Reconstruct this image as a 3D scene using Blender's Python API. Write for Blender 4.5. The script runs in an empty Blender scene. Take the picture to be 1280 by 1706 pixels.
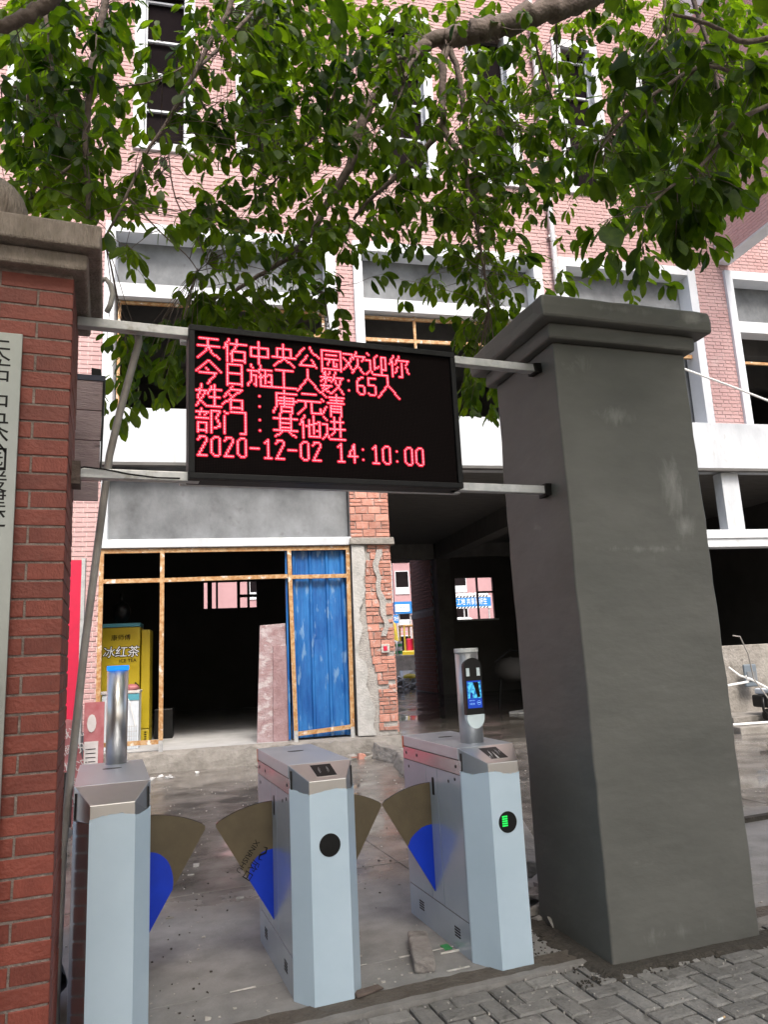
import bpy, bmesh, math, random
from mathutils import Vector, Matrix
random.seed(7)
R = random.Random(11)
scene = bpy.context.scene
col = scene.collection
PI = math.pi

# ------------------------------------------------------------------ camera
YAW, PITCH, ROLL, FPX, EYE = 0.3642107701, 0.189251426, -0.0487076777, 1220.66, 1.5
cy, sy, cp, sp = math.cos(YAW), math.sin(YAW), math.cos(PITCH), math.sin(PITCH)
FW = Vector((sy*cp, cy*cp, sp))
r0 = Vector((cy, -sy, 0)); u0 = r0.cross(FW)
RT = r0*math.cos(ROLL) + u0*math.sin(ROLL)
UP = u0*math.cos(ROLL) - r0*math.sin(ROLL)
cam_d = bpy.data.cameras.new('camera')
cam_d.sensor_fit = 'HORIZONTAL'; cam_d.sensor_width = 36; cam_d.lens = 36*FPX/1280
cam_d.clip_start = 0.05; cam_d.clip_end = 1000
cam = bpy.data.objects.new('camera', cam_d); col.objects.link(cam)
M = Matrix.Identity(4)
for i in range(3):
    M[i][0], M[i][1], M[i][2] = RT[i], UP[i], -FW[i]
M[2][3] = EYE
cam.matrix_world = M
scene.camera = cam

def ray(px, py):
    return FW + RT*((px-640)/FPX) - UP*((py-853)/FPX)
def at(px, py, Y):
    """the world point seen at a photo pixel, Y metres ahead of the camera"""
    d = ray(px, py); p = d*(Y/d.y); p.z += EYE
    return p

# ------------------------------------------------------------------ light
w = bpy.data.worlds.new('World'); scene.world = w; w.use_nodes = True
nt = w.node_tree; nt.nodes.clear()
sky = nt.nodes.new('ShaderNodeTexSky'); sky.sky_type = 'NISHITA'; sky.sun_disc = False
SUN_EL, SUN_AZ = math.radians(52), math.radians(180)
sky.sun_elevation = SUN_EL; sky.sun_rotation = SUN_AZ
sky.air_density = 1.0; sky.dust_density = 5.0; sky.ozone_density = 0.6
bg = nt.nodes.new('ShaderNodeBackground'); bg.inputs[1].default_value = 0.13
wo = nt.nodes.new('ShaderNodeOutputWorld')
nt.links.new(sky.outputs[0], bg.inputs[0]); nt.links.new(bg.outputs[0], wo.inputs[0])
sl = bpy.data.lights.new('sun', 'SUN'); sl.energy = 1.5; sl.angle = math.radians(16); sl.color = (1, .96, .9)
so = bpy.data.objects.new('sun', sl); col.objects.link(so)
sd = Vector((0, -math.cos(SUN_EL), math.sin(SUN_EL)))
so.rotation_euler = sd.to_track_quat('Z', 'Y').to_euler()
vs = scene.view_settings
vs.view_transform = 'Standard'; vs.look = 'None'; vs.gamma = 1; vs.use_curve_mapping = False
vs.exposure = 1.2
scene.cycles.max_bounces = 8; scene.cycles.diffuse_bounces = 4; scene.cycles.transparent_max_bounces = 8

# ------------------------------------------------------------------ materials
MATS = {}
def mat(name, c1, c2=None, scale=4, rough=.7, metal=0, bump=0, bscale=40, rand=0, stretch=None,
        sharp=(.35, .65), spots=None, rough2=None, emit=None, estr=1, trans=0, aniso=0, spec=.5, world=False, coat=0):
    if name in MATS: return MATS[name]
    m = bpy.data.materials.new(name); m.use_nodes = True; MATS[name] = m
    n = m.node_tree; N = n.nodes; L = n.links
    b = N['Principled BSDF']
    b.inputs['Roughness'].default_value = rough; b.inputs['Metallic'].default_value = metal
    b.inputs['Specular IOR Level'].default_value = spec
    if coat: b.inputs['Coat Weight'].default_value = coat; b.inputs['Coat Roughness'].default_value = .1
    tc = N.new('ShaderNodeTexCoord')
    if world:
        g = N.new('ShaderNodeNewGeometry'); src = g.outputs['Position']
    else: src = tc.outputs['Object']
    mp = N.new('ShaderNodeMapping'); L.new(src, mp.inputs[0])
    if stretch: mp.inputs['Scale'].default_value = stretch
    if rand:
        oi = N.new('ShaderNodeObjectInfo')
        mu = N.new('ShaderNodeVectorMath'); mu.operation = 'SCALE'; mu.inputs[0].default_value = (37, 19, 53)
        L.new(oi.outputs['Random'], mu.inputs['Scale']); L.new(mu.outputs[0], mp.inputs['Location'])
    outc = None
    if c2 is None and not rand and not spots:
        b.inputs['Base Color'].default_value = (*c1, 1)
    else:
        nz = N.new('ShaderNodeTexNoise'); nz.inputs['Scale'].default_value = scale; nz.inputs['Detail'].default_value = 8
        nz.inputs['Roughness'].default_value = .65
        L.new(mp.outputs[0], nz.inputs[0])
        rp = N.new('ShaderNodeValToRGB'); rp.color_ramp.elements[0].position = sharp[0]; rp.color_ramp.elements[1].position = sharp[1]
        rp.color_ramp.elements[0].color = (*c1, 1); rp.color_ramp.elements[1].color = (*(c2 or c1), 1)
        L.new(nz.outputs[0], rp.inputs[0]); outc = rp.outputs[0]
        if spots:
            sc, sz, scol, amt = spots
            n2 = N.new('ShaderNodeTexNoise'); n2.inputs['Scale'].default_value = sc; n2.inputs['Detail'].default_value = 5
            L.new(mp.outputs[0], n2.inputs[0])
            r2 = N.new('ShaderNodeValToRGB'); r2.color_ramp.elements[0].position = sz; r2.color_ramp.elements[1].position = min(1, sz+.08)
            r2.color_ramp.elements[0].color = (0, 0, 0, 1); r2.color_ramp.elements[1].color = (amt, amt, amt, 1)
            L.new(n2.outputs[0], r2.inputs[0])
            mx = N.new('ShaderNodeMix'); mx.data_type = 'RGBA'
            L.new(r2.outputs[0], mx.inputs[0]); L.new(outc, mx.inputs[6]); mx.inputs[7].default_value = (*scol, 1)
            outc = mx.outputs[2]
        if rand:
            hs = N.new('ShaderNodeHueSaturation')
            mr = N.new('ShaderNodeMapRange'); mr.inputs[3].default_value = 1-rand; mr.inputs[4].default_value = 1+rand
            L.new(oi.outputs['Random'], mr.inputs[0]); L.new(mr.outputs[0], hs.inputs['Value'])
            L.new(outc, hs.inputs['Color']); outc = hs.outputs[0]
        L.new(outc, b.inputs['Base Color'])
        if rough2 is not None:
            m2 = N.new('ShaderNodeMapRange'); m2.inputs[1].default_value = sharp[0]; m2.inputs[2].default_value = sharp[1]
            m2.inputs[3].default_value = rough; m2.inputs[4].default_value = rough2
            L.new(nz.outputs[0], m2.inputs[0]); L.new(m2.outputs[0], b.inputs['Roughness'])
    if bump:
        nb = N.new('ShaderNodeTexNoise'); nb.inputs['Scale'].default_value = bscale; nb.inputs['Detail'].default_value = 6
        L.new(mp.outputs[0], nb.inputs[0])
        bp = N.new('ShaderNodeBump'); bp.inputs['Strength'].default_value = bump; bp.inputs['Distance'].default_value = .02
        L.new(nb.outputs[0], bp.inputs['Height']); L.new(bp.outputs[0], b.inputs['Normal'])
    if emit:
        b.inputs['Emission Color'].default_value = (*emit, 1); b.inputs['Emission Strength'].default_value = estr
    if trans:
        tr = N.new('ShaderNodeBsdfTranslucent'); ms = N.new('ShaderNodeMixShader'); ms.inputs[0].default_value = trans
        if outc is not None:
            g2 = N.new('ShaderNodeMix'); g2.data_type = 'RGBA'; g2.blend_type = 'MULTIPLY'; g2.inputs[0].default_value = 1
            L.new(outc, g2.inputs[6]); g2.inputs[7].default_value = (3.3, 3.3, .5, 1); L.new(g2.outputs[2], tr.inputs[0])
        L.new(b.outputs[0], ms.inputs[1]); L.new(tr.outputs[0], ms.inputs[2])
        L.new(ms.outputs[0], N['Material Output'].inputs[0])
    return m

m_brickfar = mat('facade_brick', (.45, .275, .27), (.53, .35, .345), scale=1.3, rough=.85, bump=.2, bscale=60, world=True, spots=(2.2, .62, (.55, .42, .41), .5))
m_mortar = mat('pale_mortar', (.62, .51, .495), (.55, .44, .43), scale=3, rough=.95, world=True)
m_brick = mat('red_tile', (.15, .030, .018), (.20, .045, .028), scale=9, rough=.62, bump=.25, bscale=70, rand=.2, spots=(22, .66, (.09, .04, .03), .6))
m_tmortar = mat('tile_mortar', (.26, .21, .185), (.13, .10, .085), scale=22, rough=.95, bump=.5, bscale=120, world=True)
m_rawbrick = mat('raw_brick', (.43, .185, .135), (.52, .28, .225), scale=14, rough=.9, bump=.5, bscale=60, rand=.24, spots=(10, .60, (.46, .43, .41), .7))
m_rawmortar = mat('raw_mortar', (.30, .285, .27), (.42, .40, .38), scale=9, rough=.95, bump=.8, bscale=40, world=True)
m_white = mat('white_paint', (.64, .665, .70), (.56, .59, .63), scale=2.2, rough=.65, world=True, bump=.08)
m_slab = mat('slab_plaster', (.58, .61, .64), (.47, .50, .53), scale=1.6, rough=.75, world=True, bump=.15, bscale=14, spots=(7, .63, (.44, .45, .45), .6), stretch=(2, 2, .7))
m_cement = mat('grey_cement', (.075, .08, .085), (.24, .255, .27), scale=1.3, rough=.8, bump=.3, bscale=9, world=True, sharp=(.30, .72), stretch=(1, 1, .8), spots=(6, .64, (.10, .10, .105), .45))
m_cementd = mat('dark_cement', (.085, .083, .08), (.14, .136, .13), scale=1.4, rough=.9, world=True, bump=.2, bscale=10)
m_ceil = mat('board_marked_concrete', (.20, .195, .19), (.30, .29, .28), scale=2, rough=.9, world=True, bump=.3, bscale=12, stretch=(1, 8, 1))
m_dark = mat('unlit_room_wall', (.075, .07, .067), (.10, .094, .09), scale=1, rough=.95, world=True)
m_lath = mat('rust_lath', (.50, .33, .17), (.36, .17, .055), scale=16, rough=.6, world=True, sharp=(.42, .58), spots=(9, .6, (.75, .72, .68), .8))
m_pillar = mat('skim_coat', (.084, .084, .076), (.112, .111, .101), scale=1.5, rough=.55, bump=.22, bscale=5, world=True, stretch=(1, 1, 2.2), spots=(3.0, .70, (.20, .20, .19), .55))
m_cap = mat('cast_cap', (.19, .155, .125), (.29, .24, .205), scale=7, rough=.85, bump=.7, bscale=38, world=True, spots=(9, .6, (.16, .12, .10), .5), stretch=(2.5, 2.5, .6))
m_steel = mat('brushed_steel', (.74, .71, .68), (.64, .62, .60), scale=3, rough=.3, metal=1, stretch=(1, 1, 1), rough2=.36)
m_side = mat('polished_side', (.60, .64, .70), (.54, .58, .64), scale=3, rough=.13, metal=.92, rough2=.2)
m_sidef = mat('side_film', (.40, .47, .55), (.46, .53, .60), scale=2, rough=.16, metal=.35, rough2=.24)
m_lid = mat('lid_steel', (.50, .54, .60), (.58, .61, .66), scale=4, rough=.34, metal=.8, rough2=.48)
m_film = mat('pale_blue_film', (.41, .515, .605), (.45, .555, .645), scale=2.5, rough=.33, bump=.06, bscale=3, spots=(44, .76, (.2, .25, .3), .7))
m_filmw = mat('white_film', (.58, .68, .72), rough=.35)
m_kraft = mat('kraft_film', (.078, .060, .036), (.10, .078, .046), scale=12, rough=.32)
m_blue = mat('blue_film', (.0, .025, .38), (.0, .032, .46), scale=6, rough=.4)
m_ink = mat('ink', (.005, .0045, .004), rough=.6, spec=.2)
m_black = mat('black_plastic', (.006, .006, .0065), (.009, .009, .0095), scale=10, rough=.35, spec=.3)
m_blackm = mat('black_case', (.006, .006, .007), (.010, .010, .011), scale=9, rough=.5, bump=.1, spec=.2)
m_darkfill = mat('dark_glass_and_openings', (.010, .008, .009), (.015, .012, .013), scale=.7, rough=.9, world=True, spec=.0)  # cab and block glass; also painted shade filling unglazed windows
m_orange = mat('copper_edge', (.55, .16, .08), rough=.3, metal=.6)
m_pole = mat('galvanised', (.42, .43, .44), (.58, .58, .58), scale=14, rough=.45, metal=.4, spots=(12, .6, (.25, .23, .2), .6))
m_pipe = mat('dirty_pvc', (.24, .22, .20), (.34, .32, .30), scale=7, rough=.6)
m_pvc = mat('white_pvc', (.75, .75, .74), rough=.45)
m_sheet = mat('blue_sheet', (.010, .075, .28), (.03, .18, .48), scale=1.6, rough=.25, bump=.4, bscale=4, spots=(5, .58, (.20, .34, .52), .6), stretch=(2.2, 2.2, .6))
m_ply = mat('old_formwork', (.40, .32, .33), (.27, .16, .165), scale=5, rough=.8, bump=.5, bscale=30, spots=(6, .52, (.52, .48, .49), .7), stretch=(1, 1, 1.5))
m_red = mat('red_banner', (.62, .008, .055), (.5, .01, .05), scale=3, rough=.5)
m_redcard = mat('red_card', (.33, .09, .10), (.42, .17, .18), scale=7, rough=.5)
m_whitecard = mat('white_card', (.62, .59, .58), (.5, .47, .46), scale=5, rough=.6)
m_yellow = mat('yellow_enamel', (.40, .30, .01), (.46, .35, .02), scale=3, rough=.35)
m_teal = mat('teal_panel', (.08, .30, .38), rough=.4)
m_applw = mat('white_enamel', (.66, .72, .78), (.55, .60, .66), scale=5, rough=.35)
m_pink = mat('pink_render', (.42, .25, .265), (.37, .215, .23), scale=.6, rough=.8, world=True)
m_sign = mat('blue_sign', (.01, .19, .55), rough=.5)
m_signw = mat('sign_white', (.85, .87, .9), rough=.5)
m_debris = mat('rubble', (.24, .22, .20), (.42, .40, .37), scale=12, rough=.95, bump=.7, bscale=30, rand=.25)
m_kerbm = mat('kerb_cement', (.19, .175, .155), (.30, .28, .255), scale=5, rough=.85, bump=.8, bscale=24, world=True, spots=(6, .62, (.10, .09, .075), .6))
m_paver = mat('paver', (.15, .143, .135), (.215, .207, .197), scale=8, rough=.82, bump=.6, bscale=55, rand=.22, spots=(13, .6, (.075, .07, .062), .65))
m_soil = mat('joint_soil', (.035, .03, .024), (.06, .052, .043), scale=14, rough=1, bump=1, bscale=60, world=True)
m_strip = mat('damp_screed', (.075, .062, .05), (.11, .095, .08), scale=9, rough=.8, bump=.8, bscale=40, world=True)
m_edge = mat('edge_cement', (.22, .21, .20), (.17, .16, .15), scale=9, rough=.85, bump=.5, bscale=40, world=True)
m_gypsum = mat('white_filler', (.62, .60, .57), (.35, .33, .30), scale=20, rough=.9, world=True)
m_bag = mat('pale_sack', (.72, .72, .71), (.55, .55, .55), scale=4, rough=.8, bump=.6, bscale=8)
m_green = mat('green_label', (.02, .22, .06), rough=.5)
m_bark = mat('bark', (.085, .06, .05), (.15, .115, .098), scale=10, rough=.9, bump=.8, bscale=26, world=True, stretch=(1, 1, 1))
m_leaf = mat('leaf', (.020, .044, .006), (.050, .088, .010), scale=3, rough=.5, rand=.5, trans=.5, spec=.25)
m_leafs = mat('leaf_mass', (.014, .034, .005), (.068, .115, .012), scale=1.9, rough=.5, trans=.54, world=True, spec=.3, sharp=(.40, .62), spots=(14, .66, (.11, .12, .012), .6))
m_leafn = mat('shade_leaf', (.028, .05, .022), (.045, .075, .03), scale=9, rough=.45, trans=.22, world=True)

def wet_material(name, dry1, dry2, wet1, wet2, ystart, yamt, hall=False):
    m = bpy.data.materials.new(name); m.use_nodes = True; n = m.node_tree; N = n.nodes; L = n.links
    b = N['Principled BSDF']; g = N.new('ShaderNodeNewGeometry')
    def noise(s, d=8, r=.6):
        z = N.new('ShaderNodeTexNoise'); z.inputs['Scale'].default_value = s; z.inputs['Detail'].default_value = d; z.inputs['Roughness'].default_value = r
        L.new(g.outputs['Position'], z.inputs[0]); return z.outputs[0]
    def mth(op, a, bb, c=None, cl=False):
        q = N.new('ShaderNodeMath'); q.operation = op; q.use_clamp = cl
        for i, v in enumerate((a, bb)):
            if isinstance(v, (int, float)): q.inputs[i].default_value = v
            else: L.new(v, q.inputs[i])
        return q.outputs[0]
    sx = N.new('ShaderNodeSeparateXYZ'); L.new(g.outputs['Position'], sx.inputs[0])
    base = mth('ADD', mth('MULTIPLY', mth('SUBTRACT', sx.outputs[1], ystart), yamt), mth('MULTIPLY', mth('SUBTRACT', noise(.9), .5), 3.0))
    wet = mth('MULTIPLY', base, 1.0, cl=True)
    wn = N.new('ShaderNodeMapRange'); wn.interpolation_type = 'SMOOTHSTEP'; L.new(wet, wn.inputs[0])
    def ramp(fac, a, bb, p0=.35, p1=.65):
        r = N.new('ShaderNodeValToRGB'); r.color_ramp.elements[0].position = p0; r.color_ramp.elements[1].position = p1
        r.color_ramp.elements[0].color = (*a, 1); r.color_ramp.elements[1].color = (*bb, 1); L.new(fac, r.inputs[0]); return r.outputs[0]
    d = ramp(noise(5), dry1, dry2); ww = ramp(noise(2.2), wet1, wet2)
    mx = N.new('ShaderNodeMix'); mx.data_type = 'RGBA'; L.new(wn.outputs[0], mx.inputs[0]); L.new(d, mx.inputs[6]); L.new(ww, mx.inputs[7])
    sp_ = ramp(noise(38, 3), (0, 0, 0), (1, 1, 1), .70, .74)
    m3 = N.new('ShaderNodeMix'); m3.data_type = 'RGBA'; L.new(sp_, m3.inputs[0]); L.new(mx.outputs[2], m3.inputs[6]); m3.inputs[7].default_value = (.34, .32, .3, 1)
    L.new(m3.outputs[2], b.inputs['Base Color'])
    pud = ramp(noise(.75, 3), (1, 1, 1), (0, 0, 0), .44, .56)
    rw = mth('ADD', mth('MULTIPLY', mth('SUBTRACT', 1.0, pud), .22 if not hall else .10), .05)
    rr = N.new('ShaderNodeMix'); L.new(wn.outputs[0], rr.inputs[0]); rr.inputs[2].default_value = .85; L.new(rw, rr.inputs[3])
    L.new(rr.outputs[0], b.inputs['Roughness'])
    bp = N.new('ShaderNodeBump'); bp.inputs['Distance'].default_value = .01
    L.new(mth('MULTIPLY', mth('SUBTRACT', 1.05, mth('MULTIPLY', wn.outputs[0], pud)), .35), bp.inputs['Strength'])
    L.new(noise(45), bp.inputs['Height']); L.new(bp.outputs[0], b.inputs['Normal'])
    return m
m_yard = wet_material('yard_concrete', (.175, .172, .168), (.255, .25, .245), (.10, .088, .077), (.27, .248, .225), 4.6, 1.3)
m_hall = wet_material('hall_floor', (.16, .15, .14), (.2, .19, .18), (.05, .045, .04), (.11, .10, .09), -50, 1, True)
m_dirt = mat('site_dirt', (.20, .175, .145), (.12, .10, .08), scale=1.5, rough=.9, bump=.5, bscale=12, world=True)

# ------------------------------------------------------------------ builders
class Thing:
    def __init__(s, name, label, cat, loc, rz=0, group=None, kind=None, frame=0):
        """loc and all mesh coordinates are given in a frame turned by `frame` about the vertical through the world origin"""
        o = bpy.data.objects.new(name, None); col.objects.link(o); o.empty_display_size = .1
        F = Matrix.Rotation(frame, 4, 'Z')
        o.location = F @ Vector(loc); o.rotation_euler = (0, 0, frame+rz)
        o['label'] = label; o['category'] = cat
        if group: o['group'] = group
        if kind: o['kind'] = kind
        s.o = o; s.inv = (F @ Matrix.Translation(loc) @ Matrix.Rotation(rz, 4, 'Z')).inverted() @ F
class MB:
    def __init__(s): s.bm = bmesh.new()
    def poly(s, vs, faces):
        v = [s.bm.verts.new(p) for p in vs]
        for f in faces:
            try: s.bm.faces.new([v[i] for i in f])
            except ValueError: pass
        return s
    def box(s, x0, x1, y0, y1, z0, z1, j=0):
        a = [(x, y, z) for z in (z0, z1) for y in (y0, y1) for x in (x0, x1)]
        if j: a = [tuple(c+R.uniform(-j, j) for c in p) for p in a]
        return s.poly(a, [(0, 2, 3, 1), (4, 5, 7, 6), (0, 1, 5, 4), (2, 6, 7, 3), (0, 4, 6, 2), (1, 3, 7, 5)])
    def prism(s, pts, z0, z1, axis='z'):
        """extrude a polygon; axis is the extrusion axis"""
        n = len(pts)
        def m(p, h):
            return (p[0], p[1], h) if axis == 'z' else ((p[0], h, p[1]) if axis == 'y' else (h, p[0], p[1]))
        vs = [m(p, z0) for p in pts] + [m(p, z1) for p in pts]
        return s.poly(vs, [tuple(range(n)), tuple(range(2*n-1, n-1, -1))] + [(i, (i+1) % n, n+(i+1) % n, n+i) for i in range(n)])
    def cyl(s, p0, p1, r0, r1=None, seg=16):
        return s.tube([p0, p1], [r0, r0 if r1 is None else r1], seg)
    def tube(s, pts, rs, seg=8):
        pts = [Vector(p) for p in pts]
        if isinstance(rs, (int, float)): rs = [rs]*len(pts)
        rings = []; prev = None
        for i, p in enumerate(pts):
            t = (pts[min(i+1, len(pts)-1)] - pts[max(i-1, 0)])
            t = t.normalized() if t.length > 1e-9 else Vector((0, 0, 1))
            a = prev if prev is not None else (Vector((0, 0, 1)) if abs(t.z) < .9 else Vector((1, 0, 0)))
            b = t.cross(a)
            if b.length < 1e-6: b = t.cross(Vector((1, 0, 0)))
            b.normalize(); a = b.cross(t).normalized(); prev = a
            rings.append([s.bm.verts.new(p + (a*math.cos(k*2*PI/seg) + b*math.sin(k*2*PI/seg))*rs[i]) for k in range(seg)])
        for q in range(len(rings)-1):
            for k in range(seg):
                s.bm.faces.new([rings[q][k], rings[q][(k+1) % seg], rings[q+1][(k+1) % seg], rings[q+1][k]])
        s.bm.faces.new(rings[0][::-1]); s.bm.faces.new(rings[-1])
        return s
    def sphere(s, c, r, sx=1, sy_=1, sz=1, seg=16, j=0):
        vs, fs = [], []
        rows = seg//2
        for i in range(rows+1):
            for k in range(seg):
                th = PI*i/rows; ph = 2*PI*k/seg; q = r*(1+R.uniform(-j, j))
                vs.append((c[0]+q*sx*math.sin(th)*math.cos(ph), c[1]+q*sy_*math.sin(th)*math.sin(ph), c[2]+q*sz*math.cos(th)))
        for i in range(rows):
            for k in range(seg):
                fs.append((i*seg+k, (i+1)*seg+k, (i+1)*seg+(k+1) % seg, i*seg+(k+1) % seg))
        s.poly(vs, fs); bmesh.ops.remove_doubles(s.bm, verts=s.bm.verts, dist=1e-6); return s
    def build(s, name, m, parent=None, bevel=0, smooth=False, kind=None, label=None, cat=None, group=None, frame=0, sub=0):
        bmesh.ops.recalc_face_normals(s.bm, faces=s.bm.faces)
        me = bpy.data.meshes.new(name)
        o = bpy.data.objects.new(name, me); col.objects.link(o)
        if isinstance(parent, Thing):
            s.bm.transform(parent.inv); o.parent = parent.o; INV[o.name] = parent.inv
        elif parent is not None:
            s.bm.transform(INV[parent.name]); o.parent = parent; INV[o.name] = INV[parent.name]
        else:
            # top-level mesh: origin at its base
            if frame: s.bm.transform(Matrix.Rotation(frame, 4, 'Z'))
            xs = [v.co.x for v in s.bm.verts]; ys = [v.co.y for v in s.bm.verts]; zs = [v.co.z for v in s.bm.verts]
            c = Vector(((min(xs)+max(xs))/2, (min(ys)+max(ys))/2, min(zs)))
            T = Matrix.Translation(-c); s.bm.transform(T); o.location = c; INV[o.name] = T @ (Matrix.Rotation(frame, 4, 'Z') if frame else Matrix.Identity(4))
        s.bm.to_mesh(me); s.bm.free()
        me.materials.append(m)
        if smooth:
            for p in me.polygons: p.use_smooth = True
        if bevel:
            bv = o.modifiers.new('bevel', 'BEVEL'); bv.width = bevel; bv.segments = 2; bv.limit_method = 'ANGLE'
        if kind: o['kind'] = kind
        if label: o['label'] = label
        if cat: o['category'] = cat
        if group: o['group'] = group
        return o
INV = {}
def text_part(name, body, m, parent, origin, size, xdir, ydir, depth=.001, align='CENTER', squash=1.0, kind=None):
    """flat lettering as a thin mesh lying in the plane of xdir, ydir"""
    c = bpy.data.curves.new('lettering', 'FONT'); c.body = body; c.size = size; c.align_x = align; c.align_y = 'CENTER'
    c.resolution_u = 2; c.extrude = depth; c.fill_mode = 'BOTH'
    t = bpy.data.objects.new('lettering', c); col.objects.link(t)
    dg = bpy.context.evaluated_depsgraph_get()
    me = bpy.data.meshes.new_from_object(t.evaluated_get(dg))
    bpy.data.objects.remove(t)
    X = Vector(xdir).normalized(); Y = Vector(ydir).normalized(); Z = X.cross(Y)
    A = Matrix.Identity(4)
    for i in range(3): A[i][0], A[i][1], A[i][2], A[i][3] = X[i]*squash, Y[i], Z[i], origin[i]
    b = MB(); b.bm.from_mesh(me); bpy.data.meshes.remove(me); b.bm.transform(A)
    return b.build(name, m, parent, kind=kind)
def inst(mesh, name, loc, parent, rot=(0, 0, 0), scale=(1, 1, 1), frame_rot=0):
    """one more piece sharing a mesh; loc in the thing's frame coordinates"""
    o = bpy.data.objects.new(name, mesh); col.objects.link(o)
    inv = parent.inv if isinstance(parent, Thing) else INV[parent.name]
    o.parent = parent.o if isinstance(parent, Thing) else parent
    o.location = inv @ Vector(loc); o.rotation_euler = rot; o.scale = scale
    return o
def brick_mesh(name, l, d, h, m, ch=.004, j=0.0):
    """a block with chamfered front arrises; front faces -y, centred in x and z, front plane at y=0"""
    b = MB(); v = []
    for (y, s_) in ((0, ch), (ch, 0), (d, 0)):
        for (sx_, sz) in ((-1, -1), (1, -1), (1, 1), (-1, 1)):
            v.append((sx_*(l/2-s_)+R.uniform(-j, j), y, sz*(h/2-s_)+R.uniform(-j, j)))
    f = [(0, 1, 2, 3), (8, 11, 10, 9)]
    for k in (0, 4):
        for i in range(4): f.append((k+i, k+(i+1) % 4, k+4+(i+1) % 4, k+4+i))
    b.poly(v, f); bmesh.ops.recalc_face_normals(b.bm, faces=b.bm.faces)
    me = bpy.data.meshes.new(name); b.bm.to_mesh(me); b.bm.free(); me.materials.append(m); return me

# ------------------------------------------------------------------ setting: ground
FY = -0.13280335            # the building front is turned this much from the gate line
FF = Matrix.Rotation(FY, 4, 'Z')
def fw(u, c, z): return FF @ Vector((u, c, z))
MB().box(-90, 120, -60, 140, -.4, -.06).build('ground', m_dirt, kind='structure')
# yard: cast slabs with recessed joints, mesh grid so they stay real pieces
yard = MB().box(-9, 16, 3.46, 12.5, -.12, -.022).build('yard_bed', m_soil, kind='structure')
ycuts = [3.46, 3.765, 5.35, 7.6, 9.7, 12.4]
xcuts = [-9, -4.5, -1.2, 2.02, 5.6, 9.2, 16]
for i in range(5):
    for k in range(6):
        b = MB().box(xcuts[k]+.004, xcuts[k+1]-.004, ycuts[i]+.004, ycuts[i+1]-.004, -.1, R.uniform(-.002, .002))
        o = b.build('concrete_slab', m_yard, yard, bevel=.004)
b = MB()
x = -1.1
while x < 2.25:
    l = R.uniform(.12, .5)
    if R.random() < .75: b.poly([(x, 3.755+R.uniform(-.004, .003), .0035), (x+l, 3.757+R.uniform(-.004, .003), .0035), (x+l, 3.774+R.uniform(-.006, .004), .0035), (x, 3.772+R.uniform(-.006, .004), .0035)], [(0, 1, 2, 3)])
    x += l+R.uniform(.0, .1)
b.build('joint_filler', m_gypsum, yard)
# damp screed strip and cement edge in front of the slabs
def ragged(name, m, x0, x1, ya, yb_, z, jy, step=.06, kind='structure'):
    b = MB(); n = int((x1-x0)/step); vs = []
    for i in range(n+1):
        X = x0+(x1-x0)*i/n
        a, c = ya+R.uniform(-jy, jy), yb_+R.uniform(-jy, jy)
        vs += [(X, a, z-.05), (X, a+.004, z), (X, c-.004, z+R.uniform(-.002, .002)), (X, c, z-.05)]
    fs = []
    for i in range(n):
        for k in range(3): fs.append((i*4+k, i*4+k+1, i*4+k+5, i*4+k+4))
    b.poly(vs, fs); return b.build(name, m, kind=kind)
ragged('screed_strip', m_strip, -4, 5.2, 3.325, 3.462, .005, .009)
ragged('cement_edge', m_edge, -4, 5.2, 3.275, 3.327, .012, .006)
# herringbone pavement: each block near the picture a piece of its own
pave = MB().box(-4.5, 7.5, -6, 3.28, -.12, -.026).build('pavement', m_soil, kind='structure')
PW = .0955
pm = []
for q in range(5):
    b = MB(); hx, hy = PW-.0045, PW/2-.0045; v = []
    for (z, s_) in ((-.03, 0), (-.006, 0), (0, .007)):
        for (sx_, sy2) in ((-1, -1), (1, -1), (1, 1), (-1, 1)):
            v.append((sx_*(hx-s_)+R.uniform(-.0022, .0022), sy2*(hy-s_)+R.uniform(-.0022, .0022), z+R.uniform(-.0012, .0012)))
    f = [(8, 9, 10, 11)]
    for k in (0, 4):
        for i in range(4): f.append((k+i, k+(i+1) % 4, k+4+(i+1) % 4, k+4+i))
    b.poly(v, f); me = bpy.data.meshes.new('paver'); b.bm.to_mesh(me); b.bm.free(); me.materials.append(m_paver); pm.append(me)
rest = MB(); npv = 0
for i in range(-46, 78):
    for j in range(-90, 2):
        k = (i-j) % 4
        if k not in (0, 3): continue
        cx, cy2 = (i+1, j+.5) if k == 0 else (i+.5, j+1)
        X, Y = cx*PW, 3.265+cy2*PW
        half_ = Y+PW*(.5 if k == 0 else 1) > 3.285
        if half_:
            if k == 3 and j*PW+3.265+PW < 3.285: rest.box(i*PW+3e-3, (i+1)*PW-3e-3, 3.265+j*PW+3e-3, 3.265+(j+1)*PW-3e-3, -.03, R.uniform(-.002, .002))
            continue
        inv_ = .95 < X < 4.0 and Y > 2.3 and X > 1.0+(3.3-Y)*1.1-.1
        if inv_ and npv < 300:
            o = bpy.data.objects.new('paver', R.choice(pm)); col.objects.link(o); o.parent = pave
            o.location = INV[pave.name] @ Vector((X, Y, R.uniform(-.003, .004)))
            o.rotation_euler = (R.uniform(-.012, .012), R.uniform(-.012, .012), R.uniform(-.012, .012)+(0 if k == 0 else PI/2)); npv += 1
        else:
            hx, hy = (PW-.004, PW/2-.004) if k == 0 else (PW/2-.004, PW-.004)
            rest.box(X-hx, X+hx, Y-hy, Y+hy, -.03, R.uniform(-.003, .003))
rest.build('paver_field', m_paver, pave, kind='stuff')
b = MB(); n = 60; vs = []
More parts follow.
